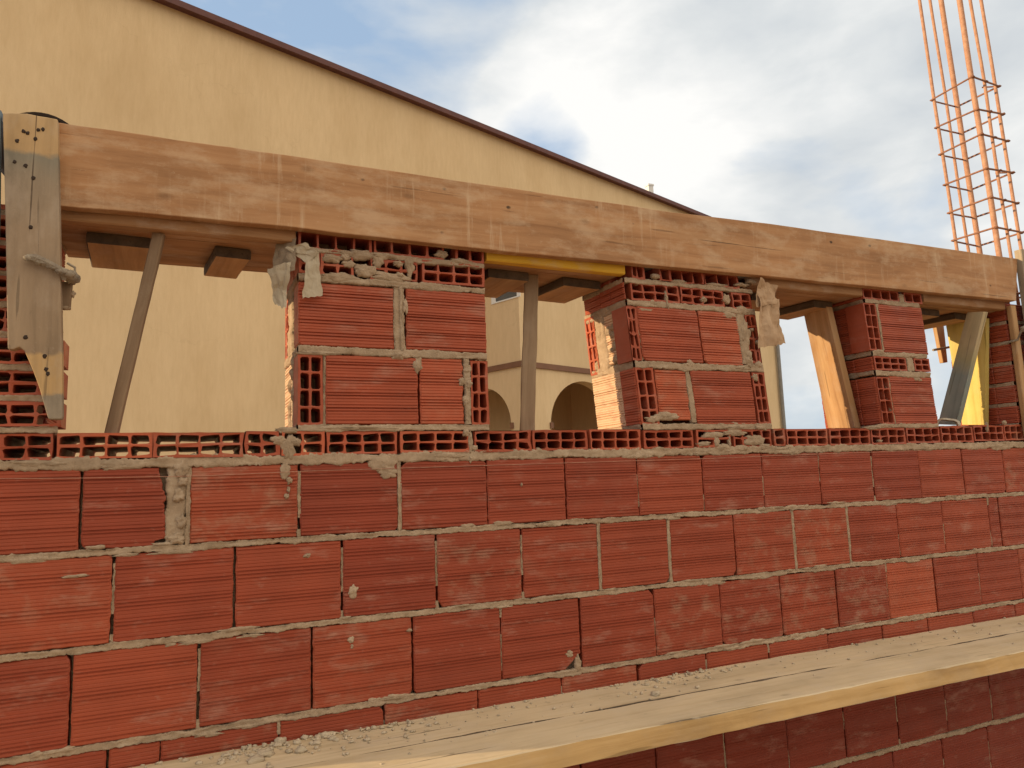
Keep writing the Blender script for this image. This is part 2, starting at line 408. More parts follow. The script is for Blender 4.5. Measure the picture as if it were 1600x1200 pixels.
M_STUCCO = stucco_mat()
M_TRIM = plain_mat('brown band paint', (.17,.085,.05), (.22,.11,.065), 6)
M_ROOF = plain_mat('dark red roof tile', (.095,.042,.038), (.15,.062,.054), 9, rough=.65)
M_RUST = plain_mat('rusty steel', (.36,.17,.10), (.53,.30,.19), 45, rough=.75, bump=.3)
M_RUSTD = plain_mat('dark rusty steel', (.16,.075,.05), (.34,.15,.08), 45, rough=.75, bump=.3)
M_PAPER = plain_mat('cement bag paper', (.36,.29,.20), (.50,.42,.31), 14, rough=.85, bump=.4)
M_PAPERB = plain_mat('brown cement bag paper', (.38,.24,.14), (.52,.36,.23), 14, rough=.8, bump=.4)
M_NAIL = plain_mat('rusted nail', (.025,.016,.012), (.05,.03,.02), 60, .8)
M_STEEL = plain_mat('mortar caked steel', (.16,.12,.09), (.36,.29,.21), 40, rough=.8, bump=.8)
M_BLACK = plain_mat('black rubber', (.03,.022,.02), (.06,.045,.04), 20, rough=.6)
M_WHITE = plain_mat('white paint', (.66,.66,.64), (.78,.78,.76), 10, rough=.5, bump=0)
M_GREY = plain_mat('grey pipe', (.20,.19,.18), (.27,.26,.24), 10, rough=.5, bump=0)
M_GLASS = plain_mat('dark window glass', (.05,.06,.07), (.08,.09,.10), 3, rough=.08, bump=0, spec=.6)
M_SAND = plain_mat('sandy ground', (.26,.185,.115), (.36,.26,.165), 1.2, rough=.95, bump=.5)
M_STRING = plain_mat('nylon string', (.34,.12,.08), (.50,.30,.2), 50, rough=.5, bump=0)
M_CONC = mortar_mat('concrete', ((.24,.21,.17), (.34,.30,.25), (.42,.38,.32)))

# ------------------------------------------------------------------ ground
mb = MB(); S = 900
mb.poly([(-S,-S,0),(S,-S,0),(S,S,0),(-S,S,0)])
tag(mb.build('ground', M_SAND, loc=(0,0,0)), kind='structure')

# ------------------------------------------------------------------ brick wall below the openings
T = .27; UL = -.45; UR = 3.75
wall = empty('brick_wall', (1.5, 0, 0), 'long red hollow brick wall running under all the openings and the timber lintel', 'wall')
ZJ = [.0635, -.135, -.345, -.556, -.768, -.981, -1.19, -1.40, -1.6]       # bed joint centres, top of row A first
def ext(lst, pitch=.2535):
    l = list(lst)
    while l[0] > UL+.05: l.insert(0, l[0]-pitch)
    while l[-1] < UR-.05: l.append(l[-1]+pitch)
    l[0] = max(l[0], UL); l[-1] = min(l[-1], UR); return l
def U(px, py): return at(px, py)[0]
DJ = [U(168,1180), U(250,1175), U(436,1140), U(600.5,1110), U(747,1080), U(878,1062), U(997,1047), U(1104,1030), U(1202,1020), U(1294,1000), U(1380,985), U(1451,975)]
VJ = [ext([-.207,.016,.273,.534,.787,1.038,1.292,1.542,1.793,2.053,2.314,2.563,2.814,3.066]),
      ext([-.137,.122,.38,.633,.887,1.142,1.395,1.654,1.909,2.165,2.418,2.666,2.94,3.004]),
      ext([-.212,.046,.305,.563,.816,1.066,1.325,1.578,1.831,2.084,2.334,2.587,2.838]),
      ext(DJ), ext([1.302+.2545*k for k in range(-6, 9)]), ext([1.26+.2545*k for k in range(-6, 9)]),
      ext([1.31+.2545*k for k in range(-6, 9)]), ext([1.22+.2545*k for k in range(-6, 9)])]
# joint manner: o = open dark gap, m = filled with mortar, t = tight
STY = {0: {-.207:'o', .016:'m', .273:'h', .534:'m', .787:'t', 1.038:'o', 1.292:'s', 1.542:'s', 1.793:'s'},
       1: {-.137:'h', .122:'o', .38:'h', .633:'h', .887:'h', 1.142:'m', 1.395:'m', 1.654:'t', 1.909:'m', 2.165:'m', 2.418:'s', 2.666:'s', 2.94:'s', 3.004:'o'},
       2: {-.212:'o', .046:'h', .305:'o', .563:'o', .816:'s', 1.066:'o', 1.325:'s', 1.578:'t', 1.831:'o', 2.084:'o', 2.334:'s', 2.587:'o', 2.838:'s'}}
TONE = {(0,.016):.93, (0,.273):.15, (0,.787):.55, (0,1.038):.45, (0,1.292):.85, (0,2.563):.9, (0,2.814):.75, (0,3.066):.93, (0,2.314):.2,
        (1,-.391):.95, (1,-.137):.55, (1,.122):.72, (1,.38):.02, (1,.633):.5, (1,1.395):.6, (1,1.909):.93, (1,2.418):.72, (1,2.666):.85, (1,2.94):.4,
        (2,-.466):.95, (2,-.212):.9, (2,.046):.45, (2,.305):.8, (2,.563):.35, (2,.816):.4, (2,1.066):.35, (2,2.084):.1, (2,2.334):1., (2,2.587):.35}
GAP = {'o': .006, 'm': .009, 'h': .007, 't': .003, 's': .0038}
mort = MB()
for r in range(8):
    mbw = MB(); js = VJ[r]; zt = ZJ[r]-.0065; zb = ZJ[r+1]+.0065
    if r == 0: zt = .055
    for k in range(len(js)-1):
        a, b = js[k], js[k+1]
        ka = min(STY.get(r, {-99:0}).keys(), key=lambda x: abs(x-a)); kb = min(STY.get(r, {-99:0}).keys(), key=lambda x: abs(x-b))
        sa = STY[r][ka] if r in STY and abs(ka-a) < .01 else random.Random(a+r).choice('sstoh'); sb = STY[r][kb] if r in STY and abs(kb-b) < .01 else random.Random(b+r).choice('sstoh')
        l = a+GAP[sa]/2; rr = b-GAP[sb]/2
        tone = next((v for (q, uu), v in TONE.items() if q == r and abs(uu-a) < .012), None)
        if tone is None: tone = random.Random(r*77+k).uniform(.25, .8)
        tone = (.24+.38*tone if tone < .9 else .58+1.3*(tone-.9)) if r < 4 else random.Random(r*7+k).uniform(.0, .1)  # rows under the ledge: its shade is put into a darker brick tone
        kw = {}
        if r == 0 and abs(b-.016) < .005:
            rr = -.034
            kw = dict(cutr=lambda b_, s: .006*nz(b_*35, s, 1)+.004*nz(b_*120, s, 2)+(.016*max(0, (b_+.02)/.07) if b_ > -.02 else 0)+(.02 if b_ < -.112 else 0))
        if r == 2 and abs(b-1.066) < .005:
            kw = dict(cutr=lambda b_, s: max(0., (-.505-b_))*1.25+(.004*nz(b_*90, s, 2) if b_ < -.505 else 0))
        if r == 0 and abs(b-2.94) < .005: pass
        if rr-l < .02: continue
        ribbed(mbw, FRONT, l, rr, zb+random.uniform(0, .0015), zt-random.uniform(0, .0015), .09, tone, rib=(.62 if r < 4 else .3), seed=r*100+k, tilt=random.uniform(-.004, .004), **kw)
        # vertical joint mortar at right side of this brick
        sd = r*31+k
        if b < UR-.01:
            if sb == 'm': strip(mort, FRONT, (b, zb-.004), (b, zt+.004), .0058, -.0015, sd, .6)
            elif sb == 's':
                f = random.uniform(.0, .5); f2 = f+random.uniform(.25, .6)
                strip(mort, FRONT, (b, zb+(zt-zb)*f), (b, min(zt, zb+(zt-zb)*f2)), .0024, -.0048, sd, 1.)
                if random.random() < .5: strip(mort, FRONT, (b, zt-.03), (b, zt+.004), .004, -.002, sd+9, .8)
            elif sb == 'h':
                f = random.uniform(.25, .45)
                strip(mort, FRONT, (b+.001, zb+(zt-zb)*f), (b+.001, zt-.02), .0040, -.005, sd, .8)
                strip(mort, FRONT, (b, zb-.006), (b, zb+.02), .005, -.003, sd+3, .6)
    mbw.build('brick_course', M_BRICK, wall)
    if r:
        y0 = ZJ[r]
        strip(mort, FRONT, (UL, y0), (UR, y0), .0080, -.0002, 500+r*7, .75)
# big filled joint in the top course
strip(mort, FRONT, (-.012, -.125), (-.010, .058), .022, -.004, 77, .35)
for (px, py, w, h) in ((284, 733, .018, .02), (286, 752, .014, .012), (279, 775, .012, .02), (284, 815, .012, .016), (276, 842, .02, .012)):
    blob(mort, FRONT, *at(px, py), w, h, .006, px)
# mortar bed between row A and the sill course, squeezed over the brick tops
strip(mort, FRONT, (UL, .0665), (UR, .0665), .0140, .0008, 900, .65)
rs = random.Random(3)
for k in range(70):                       # mortar squeezed out over the brick edges along the bed joints
    r = rs.choice((0,1,1,2,2,3,3,4)); blob(mort, FRONT, rs.uniform(-.4, 3.2), ZJ[r]+rs.choice((-1,1))*rs.uniform(.004,.010), rs.uniform(.012,.05), rs.uniform(.003,.007), .0028, k*1.9, .6)
for (px, py, w, h) in ((60,724,.05,.008),(190,727,.05,.012),(600,725,.035,.026),(607,738,.025,.016),(1000,711,.03,.012),(1100,706,.04,.012),(1130,700,.04,.014),(1450,700,.05,.012),(1560,698,.06,.018),(1240,706,.03,.010),(700,712,.05,.007)):
    blob(mort, FRONT, *at(px, py), w, h, .004, px*.37)
# smears running down the face
for (px, py, w, h) in ((450,700,.018,.03),(446,735,.014,.022),(452,750,.008,.010),(434,688,.020,.012),(462,690,.016,.012),(450,672,.030,.010),(448,775,.006,.008),(451,765,.004,.01),
                       (735,690,.007,.028),(735,718,.008,.012),(728,676,.012,.012),(741,700,.010,.008),(550,1010,.004,.006),(552,925,.012,.02),(548,1000,.008,.010),
                       (1115,680,.05,.010),(1148,676,.05,.012),(1100,694,.03,.008),(1180,688,.05,.018),(1195,698,.03,.012),(1160,700,.03,.010),(1120,690,.012,.02),(1140,692,.006,.02),
                       (1375,689,.014,.005),(1543,668,.006,.02),(1570,660,.01,.01),(815,757,.004,.006),(850,820,.03,.006),(480,868,.01,.006),(890,1022,.012,.010),(903,1035,.010,.022),
                       (1060,806,.02,.005),(150,855,.02,.005),(120,900,.03,.004),(1085,806,.03,.004),(640,985,.008,.005)):
    blob(mort, FRONT, *at(px, py), w, h, .0045, px*.71+py)
mort.build('mortar', M_MORTAR, wall)
core = MB()
core.box((UL+.02, .035, 0), (UR-.02, T-.004, EYE+.060))
core.build('wall_core', M_MORTAR, wall)
backw = MB()                                                    # rear face and the two ends, same ribbed bricks
BACK = Fr((0, T, 0), (1,0,0), (0,1,0)); ENDL = Fr((UL, 0, 0), (0,1,0), (-1,0,0))
for r in range(8):
    zt = ZJ[r]-.0065; zb = ZJ[r+1]+.0065; a = UL+.12*(r % 2)
    while a < UR-.03:
        ribbed(backw, BACK, a+.003, min(a+.251, UR-.003), zb, zt, .02, seed=int(a*977)+r); a += .2535
    ribbed(backw, ENDL, .006, .13, zb, zt, .02, seed=r+5); ribbed(backw, ENDL, .138, T-.004, zb, zt, .02, seed=r+50)
backw.build('rear_brickwork', M_BRICK, wall)

# sill course of hollow headers
SX = [(-60,-6),(0,83),(88,238),(240,380),(383,437),(440,507),(511,621),(626,734),(741,829),(833,918),(922,1001),(1007,1084),(1089,1142),(1146,1206),(1210,1227),(1230,1294),(1297,1360),(1362,1415),(1418,1470),(1472,1521),(1524,1570),(1572,1610)]
sill = MB()
for i, (x0, x1) in enumerate(SX):
    a, b = U(x0, 692), U(x1, 692)
    n = 4
    if b-a < .15: n = 2 if i not in (4, 5, 12, 13) else 2
    if b-a > .2: n = 4
    if i == 14: n = 1
    if i == 0: a = UL+.002
    zb, zt = .0775+random.uniform(-.001,.001), .1375+random.uniform(-.0015,.0015)
    if i >= 18: zb += .002*(i-17); zt += .003*(i-17)
    hollow(sill, FRONT, a, b, zb, zt, T, n, 2, seed=i+3, jit=random.choice((.0017,.0024,.0032)), n0=random.uniform(-.002,.002), tone=random.uniform(.45,.9))
a = U(1612, 690)
while a < UR-.02:
    hollow(sill, FRONT, a, min(a+.19, UR), .0775, .138, T, 4, 2, seed=int(a*99)); a += .197
sill.build('hollow_sill_course', M_BRICK, wall)

# ------------------------------------------------------------------ brick pillars
def rev(u, sgn=-1, lean=None): return Fr((u, 0, 0), (0,1,0), (sgn,0,0), lean)
def rect_px(x0, x1, zm):                     # u range from photo columns measured at the height of row zm
    return x0, x1

def pillar(label, uL, uR, zbase, build, lean=None, inset=.085, ztop=.674, T=T):
    root = empty('brick_pillar', ((uL+uR)/2, T/2, EYE+zbase), label, 'pillar', 'brick pillars between the openings')
    F = Fr((0,0,0), (1,0,0), (0,-1,0), lean)
    so, ho, mo = MB(), MB(), MB()
    build(F, so, ho, mo)
    so.build('ribbed_bricks', [M_BRICK, M_GLARE], root); ho.build('hollow_bricks', M_BRICK, root); mo.build('mortar', M_MORTAR, root)
    c = MB()
    ln = lean or (lambda b: 0)
    q0 = [(uL+.045+ln(zbase), inset), (uR-.045+ln(zbase), inset), (uR-.045+ln(zbase), T-.02), (uL+.045+ln(zbase), T-.02)]
    q1 = [(x-ln(zbase)+ln(ztop), y) for x, y in q0]
    v0 = [c.p(W3(x, y, zbase-.012)) for x, y in q0]; v1 = [c.p(W3(x, y, ztop)) for x, y in q1]
    c.face(v0[::-1]); c.face(v1)
    for i in range(4): c.face((v0[i], v0[(i+1) % 4], v1[(i+1) % 4], v1[i]))
    c.build('pillar_core', M_MORTAR, root)
    return root
def hstrips(mo, F, uL, uR, zs, hw=.009, proud=.0005, seed=0):
    for i, z in enumerate(zs): strip(mo, F, (uL, z), (uR, z), hw if isinstance(hw, float) else hw[i], proud, seed+i*3, .5)
DEP_ = .0845
def side(so, mo, F, rows, seed, y0=0.0, y1=T-.002, split=None, mort_rows=True, tone=None):
    """a reveal: ribbed bricks row by row along the depth, with mortar beds"""
    for i, (b0, b1) in enumerate(rows):
        cuts = [y0, y1] if not split or split[i] is None else [y0, split[i], y1]
        for k in range(len(cuts)-1):
            l, r = cuts[k]+(.004 if k else 0), cuts[k+1]-(.004 if k < len(cuts)-2 else 0)
            if l < DEP_ < r:
                ribbed(so, F, l, DEP_, b0, b1, .0005, seed=seed+i*7+k, tone=tone, n0=.0045); l = DEP_+.0005
            ribbed(so, F, l, r, b0, b1, .043, seed=seed+i*7+k, tone=tone, n0=.0045 if y0 < .05 else -.001)
        if mort_rows:
            strip(mo, F, (y0+.002, b0-.009), (y1-.002, b0-.009), .0095, .0, seed+40+i, .5)
    strip(mo, F, (y0+.002, rows[-1][1]+.007), (y1-.002, rows[-1][1]+.007), .008, .0, seed+60, .5)
DEP = .084

# pillar at the left edge, behind the plank post: stacked hollow headers
def b0(F, so, ho, mo):
    z = .151
    for k in range(8):
        zt = min(z+.0575, .66)
        hollow(ho, F, -.449, (-.253 if k < 3 else -.288)+(.004*nz(k, 1, 1)), z, zt, DEP, 4, 2, seed=40+k, jit=.002, n0=random.uniform(-.003, .001))
        strip(mo, F, (-.449, z-.0065), (-.258 if k < 4 else -.29, z-.0065), .0085, -.001, 300+k, .5)
        for s_, u_, y0_, y1_ in ((1, -.262, DEP, T-.003), (-1, -.449, DEP, T-.003)):
            pass
        z += .071
    F2 = rev(-.292, 1); F3 = rev(-.447, -1)
    rows = [(.151+.071*k, min(.151+.071*k+.058, .66)) for k in range(8)]
    side(so, mo, F2, rows, 70, DEP+.002); side(so, mo, F3, rows, 170, DEP+.002)
pillar('narrow pillar of stacked hollow bricks behind the grey plank post', -.449, -.256, .151, b0)

# first pillar right of the wide opening
def b1(F, so, ho, mo):
    ribbed(so, F, .340, .590, .1555, .340, DEP, .62, seed=11); ribbed(so, F, .5965, .726, .1555, .341, DEP, .80, seed=12, cutr=lambda b, s: .004*nz(b*60, s, 1)+.003)
    hollow(ho, F, .269, .333, .154, .338, DEP, 2, 4, seed=13, tone=.6); hollow(ho, F, .746, .799, .154, .338, DEP, 2, 4, seed=14, jit=.002, tone=.7)
    ribbed(so, F, .2705, .525, .3625, .5335, DEP, .66, seed=15); ribbed(so, F, .559, .799, .362, .5375, DEP, .6, seed=16, cutl=lambda b, s: .003*nz(b*50, s, 4)+.002)
    hollow(ho, F, .271, .325, .556, .613, DEP, 1, 2, seed=27); hollow(ho, F, .327, .415, .5535, .617, DEP, 2, 2, seed=17, jit=.0025); hollow(ho, F, .46, .595, .555, .614, DEP, 3, 2, seed=18, jit=.003); hollow(ho, F, .609, .798, .557, .622, DEP, 4, 2, seed=19, tone=.65)
    hollow(ho, F, .270, .466, .622, .674, DEP, 4, 1, seed=20, tone=.3); hollow(ho, F, .472, .675, .627, .674, DEP, 4, 1, seed=21, tone=.35); hollow(ho, F, .71, .798, .628, .674, DEP, 2, 1, seed=22, tone=.4)
    hstrips(mo, F, .27, .798, (.1465, .3515, .5455, .621), (.0095, .0115, .0105, .008), .001, 30)
    strip(mo, F, (.7365, .156), (.735, .342), .0095, .002, 35, .55); strip(mo, F, (.3365, .156), (.3365, .338), .0045, -.004, 36, .6); strip(mo, F, (.5935, .31), (.5935, .345), .012, .003, 37, .4)
    strip(mo, F, (.543, .358), (.5405, .55), .0165, -.003, 38, .35); strip(mo, F, (.547, .36), (.545, .54), .005, .002, 39, .5)
    for (px, py, w, h, t) in ((520,404,.035,.012,.006),(560,398,.04,.014,.008),(600,400,.045,.010,.006),(545,412,.02,.010,.005),(570,423,.03,.018,.006),(610,433,.06,.013,.005),(640,415,.014,.034,.006),(622,412,.016,.008,.008),(625,430,.012,.008,.008),(530,433,.05,.012,.004),(590,408,.018,.02,.005),(540,402,.014,.01,.009),
                             (690,397,.02,.012,.006),(720,408,.03,.008,.004),(655,450,.02,.006,.004),(625,556,.03,.012,.006),(652,572,.012,.02,.006),(500,552,.06,.006,.004),(733,600,.012,.012,.006),(722,596,.012,.012,.005),(728,625,.010,.016,.006),(730,575,.013,.014,.006),(634,480,.008,.02,.004),(560,668,.12,.006,.004)):
        blob(mo, F, *at(px, py), w, h, t, px*.13+py*.7)
    # left reveal
    L = rev(.2695, -1)
    so.mat = 1
    ribbed(so, L, DEP+.03, T-.003, .156, .335, .043, .75, seed=50); so.mat = 0; strip(mo, L, (DEP+.012, .15), (DEP+.012, .34), .016, .001, 51, .5)
    hollow(ho, L, T-.068, T-.004, .362, .533, .043, 2, 4, seed=52, tone=.8, open_back=False); strip(mo, L, (.15, .357), (.15, .54), .048, .002, 53, .3)
    ribbed(so, L, DEP+.004, T-.003, .556, .613, .043, .5, seed=54); ribbed(so, L, DEP+.004, T-.003, .625, .674, .043, .5, seed=55)
    for z in (.147, .349, .545, .619): strip(mo, L, (.01, z), (T-.003, z), .0125, .002, 60+int(z*100), .4)
    for k in range(7): blob(mo, L, DEP+random.uniform(-.01,.06), .16+k*.028, .014, .02, .007, k*3.3)
    Rr = rev(.798, 1); side(so, mo, Rr, [(.156,.34),(.363,.536),(.557,.614),(.626,.674)], 140, DEP+.002)
    Bk = Fr((0, T, 0), (1,0,0), (0,1,0)); side(so, mo, Bk, [(.156,.34),(.363,.536),(.557,.614),(.626,.674)], 145, .272, .797)
pillar('widest brick pillar, right of the widest opening, with pale paper at its top left corner', .269, .799, .155, b1)

# second pillar with sunlit reveal
lean2 = lambda b: (.16-b)*.082
def b2(F, so, ho, mo):
    ln = lean2
    def bx(x0, x1, zm): return x0-ln(zm), x1-ln(zm)
    a, b = 1.318, 1.3885; hollow(ho, F, a, b-.003, .154, .336, DEP, 2, 4, seed=61, tone=.7)
    ribbed(so, F, 1.393, 1.512, .168, .331, DEP, .88, seed=62, cutr=lambda b_, s: .005*nz(b_*30, s, 2)); ribbed(so, F, 1.534, 1.786, .152, .333, DEP, .45, seed=63)
    hollow(ho, F, 1.792, 1.846, .155, .333, DEP, 2, 4, seed=64, tone=.3, jit=.002)
    f = lambda x: x-ln(.44)
    hollow(ho, F, f(1.288), f(1.327), .357, .533, DEP, 2, 4, seed=65, tone=.3, jit=.003); ribbed(so, F, f(1.331), f(1.569), .357, .537, DEP, .2, seed=66); ribbed(so, F, f(1.575), f(1.738), .352, .537, DEP, .85, seed=67, cutr=lambda b_, s: .004*nz(b_*40, s, 2))
    hollow(ho, F, f(1.772), f(1.822), .365, .535, DEP, 2, 4, seed=68, tone=.3, jit=.004)
    f = lambda x: x-ln(.58)
    hollow(ho, F, f(1.305), f(1.494), .554, .614, DEP, 4, 2, seed=69, tone=.6, jit=.002); hollow(ho, F, f(1.499), f(1.682), .555, .613, DEP, 4, 2, seed=70, tone=.5, jit=.003); hollow(ho, F, f(1.715), f(1.80), .553, .61, DEP, 2, 2, seed=71, tone=.4, jit=.003)
    f = lambda x: x-ln(.64)
    hollow(ho, F, f(1.312), f(1.36), .625, .674, DEP, 2, 1, seed=72, tone=.4, jit=.003); hollow(ho, F, f(1.42), f(1.60), .625, .674, DEP, 4, 1, seed=73, tone=.3, jit=.004); hollow(ho, F, f(1.605), f(1.75), .625, .674, DEP, 3, 1, seed=74, tone=.4, jit=.005)
    hstrips(mo, F, 1.32, 1.845, (.1465, .345, .5455, .6185), (.011, .0125, .0105, .0085), .001, 130)
    strip(mo, F, (1.523, .16), (1.522, .34), .010, -.002, 135, .5); strip(mo, F, (1.755+.02, .36), (1.755+.02, .545), .020, .001, 136, .4); strip(mo, F, (1.3285+.024, .36), (1.3285+.024, .53), .004, -.004, 138, .6)
    for (px, py, w, h, t) in ((1040,650,.05,.014,.006),(1020,655,.03,.010,.005),(1150,668,.08,.008,.006),(1190,668,.03,.010,.006),(1140,492,.03,.012,.004),(1160,485,.03,.016,.005),(1165,520,.02,.04,.004),(1170,560,.022,.03,.006),(1185,570,.02,.012,.006),(1135,467,.014,.02,.006),(1100,468,.012,.010,.006),(1042,470,.006,.03,.004),(1020,472,.012,.008,.004),(1185,535,.012,.008,.006),(1175,515,.01,.006,.006),
                             (1025,432,.018,.010,.008),(1060,440,.03,.006,.004),(1160,445,.03,.008,.007),(1175,440,.02,.010,.007),(1120,445,.05,.006,.004),(1180,590,.012,.012,.005),(1070,577,.03,.007,.004),(1160,575,.04,.007,.004),(1078,568,.015,.012,.004),(1010,484,.03,.006,.003)):
        aa, bb = at(px, py); blob(mo, F, aa-ln(bb), bb, w, h, t, px*.23+py*.3)
    # sunlit left reveal
    L = Fr((1.318, 0, 0), (0,1,0), (-1,0,0), lean2)
    ribbed(so, L, .003, DEP+.004, .154, .335, .0005, .7, seed=80, n0=.0045); so.mat = 1
    ribbed(so, L, DEP+.0045, T-.003, .154, .335, .02, .7, seed=80, n0=.0045)
    ribbed(so, L, DEP+.002, .150, .365, .53, .043, .8, seed=81); so.mat = 0; hollow(ho, L, T-.062, T-.002, .345, .545, .043, 2, 4, seed=82, tone=.75, open_back=False, n0=.003)
    strip(mo, L, (.178, .35), (.180, .55), .034, .002, 83, .35)
    ribbed(so, L, .003, DEP, .556, .612, .0005, .55, seed=84, n0=.0045); ribbed(so, L, DEP+.001, .15, .556, .612, .043, .55, seed=84, n0=.0045); ribbed(so, L, .155, T-.003, .556, .612, .043, .45, seed=85); ribbed(so, L, DEP, T-.003, .625, .674, .043, .4, seed=86)
    for z, hw in ((.147, .010), (.346, .014), (.543, .016), (.618, .010)): strip(mo, L, (.006, z), (T-.004, z), hw, .0015, 90+int(z*50), .4)
    for k in range(12): blob(mo, L, random.uniform(.10, .24), random.uniform(.345, .56), random.uniform(.01,.03), random.uniform(.008,.02), .005, k*2.7+9)
    Rr = Fr((1.8455, 0, 0), (0,1,0), (1,0,0), lean2); side(so, mo, Rr, [(.156,.335),(.363,.536),(.557,.614),(.626,.674)], 240, DEP+.002)
    Bk = Fr((0, T, 0), (1,0,0), (0,1,0), lean2); side(so, mo, Bk, [(.156,.335),(.363,.536),(.557,.614),(.626,.674)], 245, 1.322, 1.843)
pillar('brick pillar with a sunlit left side and brown paper hanging at its top right corner', 1.318, 1.846, .155, b2, lean2)

# third pillar
lean3 = lambda b: (.155-b)*.075
def b3(F, so, ho, mo):
    ln = lean3; f = lambda x, z: x-ln(z)
    hollow(ho, F, 2.391, 2.455, .154, .331, DEP, 2, 4, seed=91, tone=.55, jit=.0015, wall=.0042, web=.0042); ribbed(so, F, 2.461, 2.700, .152, .337, DEP, .6, seed=92, cutr=lambda b_, s: .004*nz(b_*22, s, 2)+max(0, (.18-b_))*.2)
    z = .385; hollow(ho, F, f(2.378, z), f(2.552, z), .358, .411, DEP, 4, 2, seed=93, tone=.55); hollow(ho, F, f(2.596, z), f(2.684, z), .36, .411, DEP, 2, 2, seed=94, tone=.6)
    z = .52; hollow(ho, F, f(2.354, z), f(2.420, z), .433, .614, DEP, 2, 4, seed=95, tone=.5, jit=.0015, wall=.0042, web=.0042); ribbed(so, F, f(2.432, z), f(2.680, z), .428, .617, DEP, .62, seed=96)
    z = .645; hollow(ho, F, f(2.352, z), f(2.548, z), .631, .674, DEP, 4, 1, seed=97, tone=.4); hollow(ho, F, f(2.578, z), f(2.678, z), .631, .674, DEP, 2, 1, seed=98, tone=.4)
    hstrips(mo, F, 2.393, 2.695, (.147, .346, .420, .624), (.009, .0125, .010, .010), .001, 190)
    strip(mo, F, (2.574+.016, .36), (2.574+.016, .412), .021, -.001, 195, .4); strip(mo, F, (2.4275+.027, .435), (2.4275+.027, .615), .0055, .0, 196, .6); strip(mo, F, (2.457, .155), (2.457, .33), .005, -.003, 197, .6); strip(mo, F, (2.562+.036, .63), (2.562+.036, .662), .014, .002, 198, .4)
    for (px, py, w, h, t) in ((1375,550,.03,.010,.004),(1420,556,.05,.006,.003),(1434,592,.02,.010,.003),(1385,665,.05,.008,.004),(1365,668,.05,.008,.006),(1407,463,.014,.012,.005)):
        aa, bb = at(px, py); blob(mo, F, aa-ln(bb), bb, w, h, t, px*.23+py*.3)
    L = Fr((2.3915, 0, 0), (0,1,0), (-1,0,0), lean3); rows = [(.155,.333),(.358,.410),(.432,.615),(.631,.674)]
    side(so, mo, L, rows, 310, .004, split=None, tone=.6)
    Rr = Fr((2.699, 0, 0), (0,1,0), (1,0,0), lean3); side(so, mo, Rr, rows, 340, DEP+.002)
    Bk = Fr((0, T, 0), (1,0,0), (0,1,0), lean3); side(so, mo, Bk, rows, 345, 2.395, 2.697)
pillar('narrow brick pillar beside the leaning sunlit board prop', 2.392, 2.70, .155, b3, lean3)

# fourth pillar at the right edge: flat bricks in thin layers
def b4(F, so, ho, mo):
    rows = []; z = .158
    while z < .63:
        rows.append((z, min(z+.072, .674))); z += .088
    L = rev(3.206, -1)
    side(so, mo, L, rows, 410, .004, tone=.5)
    for i, (a, b) in enumerate(rows):
        ribbed(so, F, 3.207, 3.45, a, b, DEP, .5, seed=430+i); ribbed(so, F, 3.456, 3.70, a, b, DEP, .5, seed=460+i)
        strip(mo, F, (3.21, a-.008), (3.70, a-.008), .009, .0, 480+i, .5)
    Bk = Fr((0, T, 0), (1,0,0), (0,1,0)); side(so, mo, Bk, rows, 500, 3.21, 3.70)
    Rr = rev(3.70, 1); side(so, mo, Rr, rows, 520, DEP)
pillar('pillar of thin flat bricks at the right end, behind the upright plank', 3.206, 3.70, .158, b4)

# ------------------------------------------------------------------ timber formwork
def px_prism(name, mat, pts, Y, thick, seed=0, label=None, cat=None, group=None, long_axis='x'):
    """outline measured on the plane at depth Y, extruded back by thick; local X runs along the grain"""
    q = [W3(u_, Y, z_) for u_, z_ in (at(px, py, Y) for px, py in pts)]
    c = Vector([(min(p_[i] for p_ in q)+max(p_[i] for p_ in q))/2 for i in range(3)])
    if long_axis == 'x': M = frame_matrix(c, (1,0,0), (0,0,1))
    else: M = frame_matrix(c, (0,0,1), (-1,0,0))
    Mi = M.inverted(); b = MB(); b.prism([Mi @ p for p in q], (Mi.to_3x3() @ Vector((0, thick, 0))))
    o = b.build(name, mat, matrix=M)
    bv = o.modifiers.new('bevel', 'BEVEL'); bv.width = .0025; bv.segments = 2; bv.limit_method = 'ANGLE'
    return tag(o, label, cat, group)
def dense(pts, n, amp, seed):
    out = []
    for i in range(len(pts)-1):
        (x0, y0), (x1, y1) = pts[i], pts[i+1]
        for k in range(n): out.append((x0+(x1-x0)*k/n, y0+(y1-y0)*k/n+amp*(nz((x0+(x1-x0)*k/n)*.012, seed, 1)+.5*nz((x0+(x1-x0)*k/n)*.06, seed, 2))))
    out.append(pts[-1]); return out
top = dense([(91,191),(300,221),(480,247),(800,294.5),(1050,331),(1200,349),(1590,404)], 9, 1.3, 1)
bot = dense([(1588,470),(1200,431.5),(800,394),(400,349),(91,321)], 9, 1.2, 5)
px_prism('lintel_board', M_BEAM, top+bot, -.036, .032, label='long reddish brown timber board running across the top of all the openings', cat='timber board')
# rear board and the concrete between
bb = board('lintel_rear_board', M_BEAM, W3(-.27, .345, .755), W3(3.2, .345, .755), (0,0,1), .2, .028, seed=9)
tag(bb, 'rear timber board of the lintel formwork, hidden behind the long front board', 'timber board')
mb = MB(); mb.box((-.275, .035, EYE+.676), (3.18, .33, EYE+.815)); 
o = mb.build('concrete_lintel', M_CONC); tag(o, 'rough concrete filling between the two lintel boards over the openings', 'lintel')

